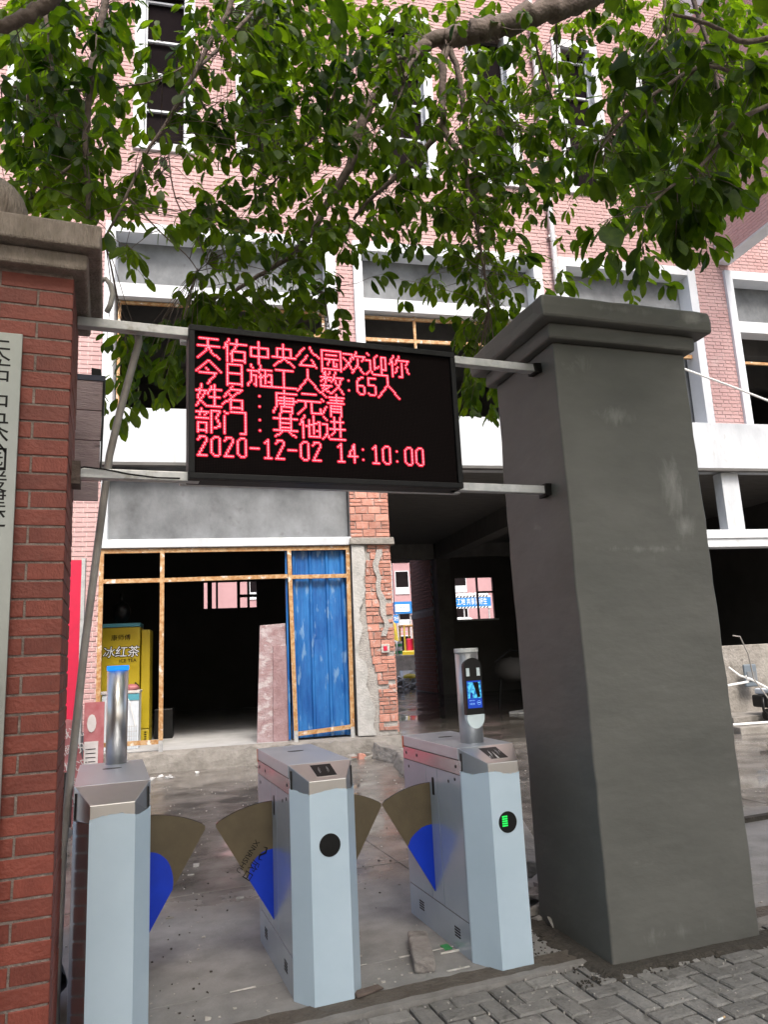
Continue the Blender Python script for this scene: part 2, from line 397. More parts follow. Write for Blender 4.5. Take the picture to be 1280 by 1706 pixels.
for i in range(n+1):
    t = i/n
    if t < .33: q = t/.33; A = Vector((2.32-.07*q, 3.95-.78*q, 0)); nn = Vector((-1, 0, 0)); wd = .22-.06*q
    elif t < .45: q = (t-.33)/.12; A = Vector((2.25, 3.17, 0)); nn = Vector((-math.cos(q*PI/2), -math.sin(q*PI/2), 0)); wd = .15
    else: q = (t-.45)/.55; A = Vector((2.25+.95*q, 3.17-.04*q, 0)); nn = Vector((0, -1, 0)); wd = .10
    wd += R.uniform(-.03, .02)
    vs += [tuple(A-nn*.05)[:2]+(.016,), tuple(A+nn*wd*.5)[:2]+(.013,), tuple(A+nn*wd)[:2]+(-.012,)]
b.poly(vs, [(i*3+k, i*3+k+1, i*3+k+4, i*3+k+3) for i in range(n) for k in range(2)])
b.build('damp_soil', m_soil, kind='stuff')
# dark soil heaped along the foot of the gate pillar
b = MB()
for i in range(520):
    t = R.random(); s_ = R.choice((0, 1, 1, 2))
    if s_ == 0: X, Y = 2.2+R.gauss(0, .05), 3.1+t*.8
    elif s_ == 1: X, Y = 2.0+t*1.3, 3.14-abs(R.gauss(0, .035))
    else: X, Y = 1.95+R.uniform(0, .3), 3.3+R.uniform(-.1, .5)
    r_ = R.uniform(.001, .004)*(1 if R.random() < .93 else 2); b.box(X-r_, X+r_*R.uniform(.6, 1.8), Y-r_, Y+r_*R.uniform(.5, 1.5), -.004, r_*R.uniform(.4, .9)+.003, j=r_*.5)
for (px, py) in ((305, 1455), (330, 1500), (270, 1620), (300, 1690), (395, 1480), (270, 1560), (610, 1500), (640, 1440), (530, 1655), (350, 1640)):
    for _ in range(7):
        p = at(px, py, 4); d = ray(px+R.gauss(0, 30), py+R.gauss(0, 30)); t = -EYE/d.z; X, Y = d.x*t, d.y*t; r_ = R.uniform(.002, .006)
        b.box(X-r_, X+r_, Y-r_, Y+r_, -.002, r_*.8+.002, j=r_*.3)
b.build('soil_crumbs', m_soil, kind='stuff')
b = MB()
for i in range(900):
    X, Y = R.uniform(-.6, 6), 3.5+R.random()**1.7*6.5; r_ = R.uniform(.0012, .005)*(1 if R.random() < .96 else 2.2)
    b.box(X-r_, X+r_*R.uniform(.6, 2), Y-r_, Y+r_, -.003, r_*.8+.002, j=r_*.35)
for i in range(420):
    X, Y = R.uniform(.8, 4.2), R.uniform(2.3, 3.34); r_ = R.uniform(.001, .0034)
    b.box(X-r_, X+r_*R.uniform(.6, 2), Y-r_, Y+r_, -.006, r_*.8+.003, j=r_*.35)
b.build('grit', m_debris, kind='stuff')

# ------------------------------------------------------------------ the brick building
FC = 11.4
bd = Thing('building', 'unfinished pink brick building with white bands and open dark bays behind the gate', 'building', (4, FC, 0), frame=FY)
holes, U0, U1, ZT = [], -9.0, 16.0, 15.6
WIN = [(-3.08, -2.42), (-1.13, -.47), (.56, 1.2), (3.13, 3.83), (4.9, 5.53), (6.72, 7.36), (8.47, 9.04), (10.8, 11.5)]
WZ0, WZ1 = 10.05, 13.15
OPN = [(-1.53, 1.86), (2.5, 5.70), (6.36, 8.92), (9.92, 13.2)]      # first-floor openings
OZ0, OZ1 = 5.36, 8.36
for a, c in WIN: holes.append((a-.17, c+.17, WZ0-.14, WZ1+.17))
for a, c in OPN: holes.append((a-.16, c+.17, OZ0-.1, OZ1+.18))
holes += [(-9, 16, 4.49, 5.37)]                                      # slab band
# ground floor: pier left of the shop; brick column; beyond that open
holes += [(-1.66, 16, -1, 4.49)]
def spans(z, a0, a1):
    iv = [(a0, a1)]
    for (ha, hb, z0, z1) in holes:
        if z0-.02 < z < z1+.02:
            nv = []
            for (p, q) in iv:
                if hb <= p or ha >= q: nv.append((p, q)); continue
                if ha > p: nv.append((p, ha))
                if hb < q: nv.append((hb, q))
            iv = nv
    return iv
fb = MB(); wallb = MB()
brk = [brick_mesh('brick', .24, .02, .056, m_brickfar, .003, .001) for _ in range(4)]
row, z = 0, .65
nb = 0
def fbrick(a, c, z, y=FC, h=.056):
    fb.poly([(a, y, z-h/2), (c, y, z-h/2), (c, y, z+h/2), (a, y, z+h/2), (a, y+.02, z-h/2), (c, y+.02, z-h/2), (c, y+.02, z+h/2), (a, y+.02, z+h/2)],
            [(0, 1, 2, 3), (0, 4, 5, 1), (3, 2, 6, 7), (0, 3, 7, 4), (1, 5, 6, 2)])
while z < 14.9:
    for (p, q) in spans(z, U0, 13.6 if z < 14.9 else 13):
        a = math.floor(p/.345)*.345 - (.1725 if row % 2 else 0); odd = 0
        while a < q:
            s_, e = max(a, p+.004), min(a+(.1 if odd else .213), q-.004)
            if e-s_ > .03:
                if z < 4.4 and s_ > -2.6 and nb < 130 and e-s_ > .1:
                    inst(R.choice(brk), 'brick', ((s_+e)/2, FC+R.uniform(-.003, .003), z), bd, scale=((e-s_)/.24, 1, 1)); nb += 1
                else: fbrick(s_, e, z, FC+R.uniform(-.003, .003))
            a += .116 if odd else .229
            odd = 1-odd
    row += 1; z += .073
fb.build('brickwork', m_brickfar, bd, kind='stuff')
# wall bodies behind the bricks, built round the openings
ZS = sorted({.3, ZT, 4.49, 5.37, OZ0-.1, OZ1+.18, WZ0-.14, WZ1+.17})
for z0, z1 in zip(ZS[:-1], ZS[1:]):
    for (p, q) in spans((z0+z1)/2, U0, U1): wallb.box(p, q, FC+.012, FC+.3, z0, z1)
wallb.box(-2.6, -1.66, FC-.02, FC+.3, -.05, .6)
wallb.build('wall', m_mortar, bd)
# plinth of bare cement under the left pier
MB().box(-4, -1.662, FC-.07, FC-.021, -.05, .6, j=.006).build('plinth', m_cement, bd, bevel=.01)
# upper windows
for a, c in WIN:
    fr = MB()
    y0, y1 = FC-.05, FC+.02
    fr.box(a-.17, a, y0, y1, WZ0-.14, WZ1+.17); fr.box(c, c+.17, y0, y1, WZ0-.14, WZ1+.17)
    fr.box(a, c, y0+.001, y1, WZ0-.14, WZ0); fr.box(a, c, y0+.001, y1, WZ1, WZ1+.17)
    fr.box(a-.17, a-.002, y1, FC+.28, WZ0-.1, WZ1+.1); fr.box(c+.002, c+.17, y1, FC+.28, WZ0-.1, WZ1+.1)
    wf = fr.build('window', m_white, bd)
    s_ = MB(); s_.box(a, c, FC+.14, FC+.18, WZ0, WZ0+.035)
    for zz in (WZ0+.72, WZ0+1.36, WZ0+1.45, WZ0+2.1, WZ0+2.9): s_.box(a+.02, c-.02, FC+.13, FC+.17, zz, zz+.035)
    s_.box(a, a+.025, FC+.135, FC+.175, WZ0, WZ1); s_.box(c-.025, c, FC+.135, FC+.175, WZ0, WZ1)
    s_.build('window_bar', m_white, wf)
    MB().box(a, c, FC+.2, FC+.21, WZ0, WZ1).build('dark_opening_fill', m_darkfill, wf)  # matt dark sheet painted as the interior shade of an unglazed window
# first-floor openings: white surround, recessed cement panel, transom, laths
for i, (a, c) in enumerate(OPN):
    f = MB(); y0 = FC-.055
    f.box(a-.16, a, y0, FC+.3, 5.371, OZ1+.18); f.box(c, c+.17, y0, FC+.3, 5.371, OZ1+.18)
    f.box(a, c, y0+.001, FC+.3, OZ1, OZ1+.18)
    fr = f.build('opening_surround', m_white, bd, bevel=.006)
    MB().box(a-.002, c+.002, y0+.02, FC+.26, 7.25, 7.48).build('transom', m_white, bd, bevel=.005)
    MB().box(a-.002, c+.002, FC+.28, FC+.36, 7.3, OZ1+.1).build('cement_panel', m_cement, bd)
    l = MB(); v = lambda uu, z0=5.38, z1=7.24: l.box(uu-.022, uu+.022, FC+.10, FC+.145, z0, z1)
    if i == 0:
        l.box(a+.02, c-.02, FC+.1, FC+.145, 7.19, 7.235); l.box(a+.02, c-.02, FC+.102, FC+.143, 6.78, 6.825); v(-.38); v(a+.06); v(c-.05)
    elif i == 1:
        l.box(a+.02, c-.02, FC+.1, FC+.145, 7.17, 7.22); l.box(a+.02, c-.02, FC+.102, FC+.143, 6.76, 6.82); v(3.42); v(5.02, 5.38, 6.6)
        v(5.62)
    elif i == 2:
        l.box(8.35, c-.02, FC+.1, FC+.16, 6.72, 6.79); l.box(8.3, 8.38, FC+.08, FC+.17, 5.4, 6.79); v(7.3)
    else:
        l.box(a+.02, c-.02, FC+.1, FC+.145, 6.66, 6.71); v(10.95, 5.38, 7.0); v(12.1)
    l.build('lath_frame', m_lath, bd)
    # jamb returns inside
    MB().box(c-.5 if i == 2 else c-.02, c+.15, FC+.37, FC+.7, 5.37, 7.9).build('inner_pier', m_cement, bd)
# slab band, proud of the wall, with a drip edge
MB().box(-9, 15, FC-.13, FC+.34, 4.50, 5.366).build('slab_band', m_slab, bd, bevel=.01)
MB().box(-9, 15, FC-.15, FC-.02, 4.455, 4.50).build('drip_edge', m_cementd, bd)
# rooms: floors, ceilings, back walls, beams
MB().box(-9, 15, FC+.341, 25.5, 5.06, 5.22).build('floor_slab', m_ceil, bd)
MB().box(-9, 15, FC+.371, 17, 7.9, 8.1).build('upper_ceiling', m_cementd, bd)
rb = MB()
rb.box(-9, 15, 17, 17.2, 5.22, 9); rb.box(-9, -8.8, FC+.4, 17, 5.22, 8); rb.box(14.8, 15, FC+.4, 17, 5.22, 8)
rb.box(-9, 15, FC+1.2, FC+1.35, 8.6, 14)
rb.box(2.05, 2.4, FC+.4, 15, 5.22, 7.9); rb.box(5.9, 6.2, FC+.4, 15, 5.22, 7.9)
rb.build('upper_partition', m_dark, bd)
bm_ = MB()
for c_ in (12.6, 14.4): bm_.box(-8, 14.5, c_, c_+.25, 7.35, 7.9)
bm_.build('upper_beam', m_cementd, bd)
MB().box(-9, 15, 25.5, 25.9, 5.1, 15).build('rear_wall_upper', m_mortar, bd)
MB().box(-9, 15, FC+.3, 25.8, 15.1, 15.6).build('roof', m_cementd, bd)
# shop (left bay)
FZ = .27
MB().box(-9, 2.62, FC+.02, 20.2, -.05, FZ).build('shop_floor', mat('dusty_floor', (.38, .38, .38), (.48, .48, .48), scale=3, rough=.85, bump=.3, bscale=30, world=True), bd)
sw = MB()
sw.box(-4.2, -4.0, FC+.3, 20, FZ, 5.06); sw.box(2.3, 2.62, FC+.55, 20.2, FZ, 5.06)
W0, W1, WA, WB = -.29, 1.09, 2.86, 3.56
sw.box(-4.2, W0, 20, 20.2, FZ, 5.06); sw.box(W1, 2.3, 20, 20.2, FZ, 5.06); sw.box(W0, W1, 20, 20.2, FZ, WA); sw.box(W0, W1, 20, 20.2, WB, 5.06)
for (p, q) in ((-.2, -.08), (.02, .075), (.575, .655), (.845, .905)): sw.box(p, q, 20.02, 20.18, WA, WB)
sw.box(.655, W1, 20.03, 20.17, 3.14, 3.21)
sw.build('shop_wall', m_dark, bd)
# infill panel above the shop, recessed, and lintel
MB().box(-1.66, 2.1, FC+.12, FC+.28, 3.335, 4.499).build('cement_panel', m_cement, bd)
MB().box(-1.665, -1.56, FC-.02, FC+.12, 3.335, 4.455).build('panel_return', m_slab, bd)
MB().box(-1.68, 2.12, FC-.06, FC+.28, 3.205, 3.335).build('lintel', m_slab, bd, bevel=.008)
# rough step in front of the shop
st = MB(); n = 44
vs = []
for i in range(n+1):
    u = -2.2+4.95*i/n
    yf = FC-.17+R.uniform(-.02, .02) - (.07 if u > 1.2 else 0)
    vs += [(u, yf-.015, -.05), (u, yf+R.uniform(-.01, .012), .1+R.uniform(-.03, .03)), (u, yf+.02+R.uniform(0, .03), FZ-.03+R.uniform(-.03, .02)), (u, FC+.03, FZ+.003)]
st.poly(vs, [(i*4+k, i*4+k+1, i*4+k+5, i*4+k+4) for i in range(n) for k in range(3)])
st.build('rough_step', m_kerbm, bd)
# lath frame of the shopfront: every post and rail a piece
def lath(p0, p1, t=.03):
    b = MB(); (u1, z1), (u2, z2) = p0, p1
    if abs(u1-u2) < .2:
        b.poly([(u1-t, FC-.02, z1), (u1+t, FC-.02, z1), (u1+t, FC+.03, z1), (u1-t, FC+.03, z1), (u2-t, FC-.02, z2), (u2+t, FC-.02, z2), (u2+t, FC+.03, z2), (u2-t, FC+.03, z2)],
               [(0, 1, 2, 3), (4, 5, 6, 7), (0, 1, 5, 4), (1, 2, 6, 5), (2, 3, 7, 6), (3, 0, 4, 7)])
    else:
        b.poly([(u1, FC-.018, z1-t), (u2, FC-.018, z2-t), (u2, FC-.018, z2+t), (u1, FC-.018, z1+t), (u1, FC+.028, z1-t), (u2, FC+.028, z2-t), (u2, FC+.028, z2+t), (u1, FC+.028, z1+t)],
               [(0, 1, 2, 3), (4, 5, 6, 7), (0, 1, 5, 4), (1, 2, 6, 5), (2, 3, 7, 6), (3, 0, 4, 7)])
    return b.build('lath', m_lath, bd)
for q in (((-1.63, .6), (-1.63, 3.2)), ((-.77, .42), (-.77, 3.2)), ((1.17, .42), (1.13, 3.2)), ((2.03, .42), (2.06, 3.2))): lath(*q)
for q in (((-1.6, 3.165), (2.03, 3.165)), ((-1.6, 2.72), (-.8, 2.72)), ((-.74, 2.72), (1.1, 2.735)), ((1.16, 2.72), (2.03, 2.72)), ((-1.6, .41), (-.8, .40)), ((1.2, .37), (2.0, .42))): lath(*q)
b = MB()
for u, z0 in ((-.77, .2), (1.17, .19), (2.03, .21)): b.box(u-.03, u+.03, FC-.02, FC+.03, z0, .418)
b.bm.free()
for u, z0 in ((-.77, .2), (1.17, .19), (2.03, .21)): MB().box(u-.03, u+.03, FC-.02, FC+.03, z0, .418).build('bare_lath_foot', m_pole, bd)

# brick column between the bays: each rough brick its own piece
CU0, CU1 = 2.10, 2.74
MB().box(CU0+.02, CU1-.012, FC-.04, FC+.5, -.05, 4.46).build('column_core', m_rawmortar, bd)
bigb = [brick_mesh('raw_brick', .2, .045, .1, m_rawbrick, .006, .005) for _ in range(4)]
z, row = .33, 0
def colbrick(a, e, z0, z1):
    if z0 < 3.2:
        lim = CU0+.25+.05*math.sin(z0*2.1)+(.05 if z0 < 1.1 else 0)
        if e < lim+.05: return
        a = max(a, lim)
        if R.random() < .10: return
    inst(R.choice(bigb), 'brick', ((a+e)/2, FC-.062+R.uniform(-.006, .008), (z0+z1)/2), bd, rot=(0, R.uniform(-.012, .012), 0), scale=((e-a-.012)/.2, 1, (z1-z0-.012)/.1))
while z < 4.44:
    if z < 3.2 < z+.1: z = 3.318
    ws = ((.2, .21, .22), (.09, .21, .21, .12))[row % 2]
    a = CU0+.005; k = (CU1-CU0-.01)/sum(ws)
    for i, w_ in enumerate(ws):
        e = a+w_*k; top = min(z+.122, 4.455)
        pair = (i in (0, 2)) if row % 2 == 0 else i in (0, 3)
        if R.random() < .12: pair = not pair
        if z < 1.2 and R.random() < .4: pair = True
        if pair and top-z > .09: colbrick(a, e, z, z+.061); colbrick(a, e, z+.061, top)
        else: colbrick(a, e, z, top)
        a = e
    z += .125; row += 1
# the column's side face towards the passage
z = .3
sb = MB()
while z < 4.4:
    for a in (0, .25): sb.box(CU1-.008, CU1+.012, FC-.03+a, FC+.20+a, z, z+.054, j=.003)
    z += .062
sb.build('column_side_bricks', m_rawbrick, bd)
# render patch on the column and smeared mortar
def blotch(pts, y, th, m, name):
    b = MB(); b.prism([(p[0]+R.uniform(-.008, .008), p[1]+R.uniform(-.008, .008)) for p in pts], y-th, y, 'y'); return b.build(name, m, bd)
pts = [(CU0, .28)]
z = .28
right = []
while z < 3.2: right.append((CU0+.15+.07*math.sin(z*2.3+1)+.025*math.sin(z*11)+R.uniform(-.02, .02)+(.05 if z < 1.4 else 0), z)); z += .05
blotch([(CU0, .28)]+right+[(CU0, 3.2)], FC-.064, .03, mat('patch_render', (.36, .355, .34), (.5, .49, .475), scale=5, rough=.9, bump=.5, bscale=30, world=True), 'render_patch')
sm = []
for i in range(22):
    z = 1.75+i*.065; sm.append((CU0+.46+.05*math.sin(z*4)+.02*math.sin(z*17), z))
blotch([(p[0]-.05-.015*math.sin(p[1]*9), p[1]) for p in sm]+[(p[0]+.035, p[1]) for p in sm[::-1]], FC-.062, .025, m_rawmortar, 'mortar_smear')
MB().box(CU0-.02, CU1+.06, FC-.13, FC+.4, 3.2, 3.31, j=.008).build('column_band', m_kerbm, bd, bevel=.008)
eb = MB().box(CU0+.42, CU0+.55, FC-.09, FC-.06, 1.5, 1.63).build('socket_box', m_gypsum, bd, bevel=.004)
MB().box(CU0+.45, CU0+.51, FC-.1, FC-.09, 1.53, 1.6).build('red_cap', m_red, eb)

# open hall right of the column
MB().box(2.62, 15, FC+.02, 27.2, -.05, .06).build('hall_floor', m_hall, bd)
hb = MB()
hb.box(7.3, 7.75, FC+.35, 24, 4.52, 5.06)                       # long beam
hb.box(2.62, 7.3, 23.8, 24.1, 4.55, 5.06); hb.box(7.75, 15, 23.7, 24, 4.6, 5.06)
hb.build('hall_beam', m_ceil, bd)
MB().box(7.28, 7.76, 23.6, 24.1, .06, 5.06).build('hall_column', m_cementd, bd)
hw = MB()
hw.box(2.62, 5.9, 27, 27.2, .06, 5.06); hw.box(5.9, 7.5, 27, 27.2, 4.85, 5.06)
a0, a1, b0, b1 = 8.04, 9.46, 2.48, 3.9
hw.box(7.76, a0, 24, 24.2, .06, 5.06); hw.box(a1, 15, 24, 24.2, .06, 5.06); hw.box(a0, a1, 24, 24.2, .06, b0); hw.box(a0, a1, 24, 24.2, b1, 5.06)
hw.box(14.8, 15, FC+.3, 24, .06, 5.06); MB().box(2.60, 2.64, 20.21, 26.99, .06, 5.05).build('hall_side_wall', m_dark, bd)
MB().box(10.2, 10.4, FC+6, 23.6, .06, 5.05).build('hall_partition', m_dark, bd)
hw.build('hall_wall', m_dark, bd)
wn = MB(); wn.box(8.83, 8.88, 24.05, 24.15, b0, b1); wn.box(8.88, a1, 24.06, 24.14, 3.36, 3.43); wn.box(a1-.04, a1, 24.04, 24.16, b0, b1)
wn.build('hall_window_bar', m_black, bd)
MB().box(a0-.05, a1+.05, 23.9, 24.22, b0-.06, b0-.001).build('hall_window_sill', m_slab, bd)
# brick cross wall beyond the hall column: real bricks, joined
cw = MB(); MB().box(7.26, 7.5, 24.1, 27, .06, 4.85).build('cross_wall', m_rawmortar, bd)
z = .1; row = 0
while z < 4.8:
    if 2.62 < z < 2.9: z += .13; row += 1; continue
    c_ = 24.12+(.12 if row % 2 else 0)
    while c_ < 26.8: cw.box(7.235, 7.262, c_, c_+.225, z, z+.115); c_ += .245
    z += .13; row += 1
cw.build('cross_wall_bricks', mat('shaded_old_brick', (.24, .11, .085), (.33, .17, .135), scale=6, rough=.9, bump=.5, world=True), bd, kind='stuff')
MB().box(7.225, 7.262, 24.1, 27, 2.66, 2.84).build('cross_wall_band', m_kerbm, bd)
# right-hand side: column, beam with posts, low wall
MB().box(7.72, 8.2, FC, FC+.5, -.05, 4.49).build('front_column', m_cement, bd)
MB().box(8.2, 15, FC-.02, FC+.25, 3.07, 3.39).build('front_beam', m_slab, bd, bevel=.01)
MB().box(8.2, 15, FC-.05, FC-.021, 3.23, 3.30).build('beam_ledge', m_slab, bd)
for u in (9.10, 11.3, 13.4): MB().box(u, u+.36, FC+.01, FC+.24, 3.391, 4.454).build('short_post', m_slab, bd, bevel=.008)
MB().box(8.2, 15, FC+.05, FC+.25, -.05, 1.33).build('low_wall', m_kerbm, bd, bevel=.012)
MB().box(8.2, 15, FC-.6, FC+.04, -.05, .2, j=.01).build('low_step', m_kerbm, bd, bevel=.01)
MB().box(7.9, 15, FC-1.15, FC-.78, -.05, .1, j=.008).build('low_kerb', m_kerbm, bd, bevel=.012)
# projecting brick fin over the right bay
fx0, fx1 = 9.62, 9.92
fin = MB().box(fx0+.012, fx1-.012, FC-4.2, FC-.02, 8.66, 15).build('fin_wall', m_white, bd)
g = MB(); z, row = 8.70, 0
while z < 14:
    c_ = FC-4.2+(.125 if row % 2 else 0)
    while c_ < FC-.1:
        e = min(c_+.24, FC-.03); g.box(fx0, fx0+.02, c_, e, z, z+.053); c_ += .25
    z += .063; row += 1
g.build('fin_bricks', m_brickfar, bd, kind='stuff')
# downpipe and loose conduit on the front
b = MB(); b.tube([(6.13, FC-.09, 14.5), (6.13, FC-.09, 5.4)], .055, 10)
for z in (7, 8.9, 10.8, 12.7): b.box(6.05, 6.21, FC-.1, FC, z, z+.04)
b.build('downpipe', m_pole, bd, smooth=False)
b = MB(); b.tube([(8.2, FC-.5, 6.25), (9.3, FC-.5, 5.9), (10.9, FC-.5, 5.35), (13, FC-.5, 4.7)], .022, 6)
b.build('thin_pipe', m_pvc, frame=FY, label='thin white pipe slanting across the front of the right-hand bay', cat='pipe')

# ------------------------------------------------------------------ beyond the building
pb = Thing('apartment_block', 'tall pink rendered block seen through the openings at the back of the hall', 'building', (15, 62, 0), frame=FY)
MB().box(-12, 14.75, 62, 70, -.1, 26).box(14.95, 34, 61.2, 70, -.1, 26).box(14.75, 14.95, 61.5, 70, -.1, 26).build('wall', m_pink, pb)
for (u, y) in [(15.7, 61.15), (18.6, 61.15), (20.9, 61.15), (26, 61.15), (-4, 61.95), (3.4, 61.95)]:
    for k in range(8):
        z = .9+k*2.75
        wq = MB().box(u-.62, u+.62, y-.03, y+.04, z-.06, z+1.95).build('window', m_white, pb)
        MB().box(u-.55, u+.55, y-.05, y-.031, z+.55, z+1.88).build('pane', m_darkfill, wq)
        MB().box(u-.03, u+.03, y-.06, y-.051, z, z+.5).build('glazing_bar', m_white, wq)
b = MB(); b.tube([(14.85, 61.4, .0), (14.85, 61.4, 26)], .07, 6); b.build('drain_pipe', m_white, pb)
# blue site signs
sg = Thing('site_banner', 'long blue banner with white characters and striped edges on posts behind the hall window', 'banner', (15.8, 45, 0), frame=FY)
MB().box(14.2, 17.42, 45, 45.08, 4.14, 4.72).build('board', m_sign, sg)
text_part('lettering', '安全工地 共享美好生', m_signw, sg, (15.86, 44.985, 4.43), .46, (1, 0, 0), (0, 0, 1), squash=.62)
for zz in (4.725, 4.035):
    b = MB(); x = 14.2
    while x < 17.2: b.poly([(x, 44.98, zz), (x+.11, 44.98, zz), (x+.2, 44.98, zz+.1), (x+.09, 44.98, zz+.1)], [(0, 1, 2, 3)]); x += .22
    MB().box(14.2, 17.42, 44.99, 45.07, zz, zz+.1).build('edge_strip', m_signw, sg)
    b.build('hazard_stripes', m_black, sg, kind='stuff')
for u in (14.3, 15.6, 17.3): MB().cyl((u, 45.12, -.06), (u, 45.12, 4.9), .05).build('post', m_pole, sg)
b = MB()
for i in range(9): b.sphere((14.3+i*.36+R.uniform(-.1, .1), 45.25, 4.9), .2, 1.3, .8, .7, 10, .12)
b.build('sack_row', m_bag, sg, kind='stuff')
MB().sphere((15.2, 44.6, 2.9), .9, 1.5, .8, .6, 14, .1).box(14.2, 16.4, 44.2, 45, -.06, 2.9, j=.05).build('sacks', m_bag, frame=FY, label='heap of pale sacks under the long blue banner', cat='sacks', smooth=True)
s2 = Thing('gate_canopy', 'blue and white site canopy on a steel frame, taller one beyond the far opening', 'canopy', (11.8, 45, 0), frame=FY)
MB().box(11.0, 12.9, 45, 45.6, 3.85, 4.6).build('fascia', m_sign, s2)
MB().box(11.02, 11.95, 44.97, 44.995, 3.97, 4.42).build('white_panel', m_signw, s2)
text_part('lettering', '工地大门', m_sign, s2, (11.48, 44.965, 4.2), .2, (1, 0, 0), (0, 0, 1))
for u in (11.25, 12.0, 12.7): MB().box(u, u+.09, 45.2, 45.3, -.06, 3.849).build('post', m_pole, s2)
for z in (2.7, 3.3): MB().box(11.1, 12.8, 45.3, 45.34, z, z+.05).build('rail', m_pole, s2)
s3 = MB().box(10.2, 11.05, 44.4, 44.5, 3.25, 3.75).build('notice_board', m_sign, frame=FY, label='small blue notice board left of the tall site canopy', cat='sign')
text_part('lettering', '大家好', m_signw, s3, (10.62, 44.385, 3.5), .3, (1, 0, 0), (0, 0, 1))
for u in (10.3, 10.95): MB().box(u, u+.06, 44.41, 44.49, -.06, 3.249).build('post', m_pole, s3)
# yellow digger
dg_ = Thing('excavator', 'yellow digger with open cab standing below the blue canopy', 'digger', (10.9, 40, 0), frame=FY)
b = MB(); b.box(9.2, 9.9, 39.2, 42, -.06, .75); b.build('track', m_black, dg_, bevel=.15)
b = MB(); b.box(10.9, 11.6, 39.2, 42, -.06, .75); b.build('track', m_black, dg_, bevel=.15)
MB().box(9.1, 11.9, 39.4, 42, .8, 1.55).build('chassis', m_yellow, dg_, bevel=.06)
cb = MB().box(10.05, 11.2, 39.5, 40.6, 2.86, 2.96).build('cab_roof', m_lath, dg_, bevel=.03)
for u in (10.1, 10.62, 11.12):
    for y in (39.52, 40.5): MB().box(u, u+.07, y, y+.07, 1.55, 2.86).build('cab_post', m_yellow, dg_)
MB().box(10.35, 10.7, 39.8, 40.2, 1.5, 2.2).build('seat', m_red, dg_, bevel=.04)
b = MB(); b.tube([(9.4, 39.6, 1.5), (9.3, 38.6, 3.0), (9.2, 37.4, 1.8)], [.16, .14, .1], 4); b.build('boom', m_yellow, dg_)
MB().box(10.64, 11.1, 39.49, 39.51, 1.7, 2.8).build('cab_window', m_darkfill, dg_)
# retaining wall, rubble, sacks, cans behind the hall
MB().box(6.5, 12, 33.5, 34, -.06, 1.35, j=.05).build('retaining_wall', m_kerbm, frame=FY, label='stained low concrete retaining wall behind the far opening', cat='wall', bevel=.03)
def heap(n, cx, cy_, sx_, sy2, m, name, label, cat, smin=.05, smax=.16, zb=-.05, hgt=.4, frame=FY, kind='stuff'):
    b = MB()
    for i in range(n):
        X, Y = cx+R.gauss(0, sx_), cy_+R.gauss(0, sy2); q = R.uniform(smin, smax)
        z = zb+max(0, hgt*(1-((X-cx)/sx_/2)**2-((Y-cy_)/sy2/2)**2))*R.random()
        b.box(X-q, X+q*R.uniform(.5, 1.2), Y-q, Y+q*R.uniform(.5, 1.2), z, z+q*R.uniform(.3, 1.2), j=q*.45)
    return b.build(name, m, frame=frame, label=label, cat=cat, kind=kind)
heap(150, 7.9, 30.5, .7, 1.2, m_debris, 'rubble', 'loose grey rubble spread in front of the retaining wall', 'rubble')
heap(26, 8.5, 32.4, .5, .5, m_bag, 'torn_sacks', 'torn white sacks lying among the rubble', 'sacks', .12, .3, 0, .5)
MB().sphere((8.15, 31.2, .42), .24, 1.3, .9, .6, 12, .12).build('yellow_sack', m_yellow, frame=FY, label='small bright yellow sack on the rubble heap', cat='sack', smooth=True)
MB().sphere((8.0, 35, 1.7), .6, 1.3, .9, .8, 14, .12).build('sack_heap', m_bag, frame=FY, label='rounded white sack heap on top of the retaining wall', cat='sacks', smooth=True)
for i, (u, z) in enumerate([(7.85, 1.351), (8.12, 1.351), (8.4, 1.351), (7.85, 1.68), (8.12, 1.68), (8.4, 1.68), (8.66, 1.68)][:6]):
    c_ = MB().cyl((u, 33.75, z), (u, 33.75, z+.3), .11, None, 12).build('paint_can', m_whitecard, frame=FY,
        label=f'{"upper" if i > 2 else "lower"} green and white can, {("left", "middle", "right")[i % 3]} of its row on the retaining wall', cat='can', group='cans on the retaining wall')
    b = MB().cyl((u, 33.75, z+.06), (u, 33.75, z+.2), .113, None, 12).build('can_label', m_green, c_)
# dim plant inside the hall
mx_ = Thing('covered_mixer', 'dark covered site machine standing in the gloom of the hall', 'machine', (7.0, 17, .06), frame=FY)
b = MB(); b.sphere((7.0, 17, .95), .4, 1.1, 1, .75, 14, .05); b.build('drum', m_dark, mx_, smooth=True)
b = MB(); b.tube([(6.6, 17, .06), (6.7, 17, .8)], .03); b.tube([(7.4, 17, .06), (7.3, 17, .8)], .03); b.tube([(6.5, 16.8, 1.15), (6.9, 16.8, 1.42), (7.3, 16.9, 1.35), (7.7, 17, 1.0)], .02)
b.build('stand', m_black, mx_, kind='stuff')
b = MB(); b.tube([(6.2, 15.4, .08), (6.9, 15.0, .08), (7.6, 15.2, .08), (7.9, 15.9, .08), (7.0, 16.0, .08), (6.25, 15.5, .09)], .025, 6)
b.build('hose', m_pole, frame=FY, label='grey hose looped on the wet hall floor', cat='hose')

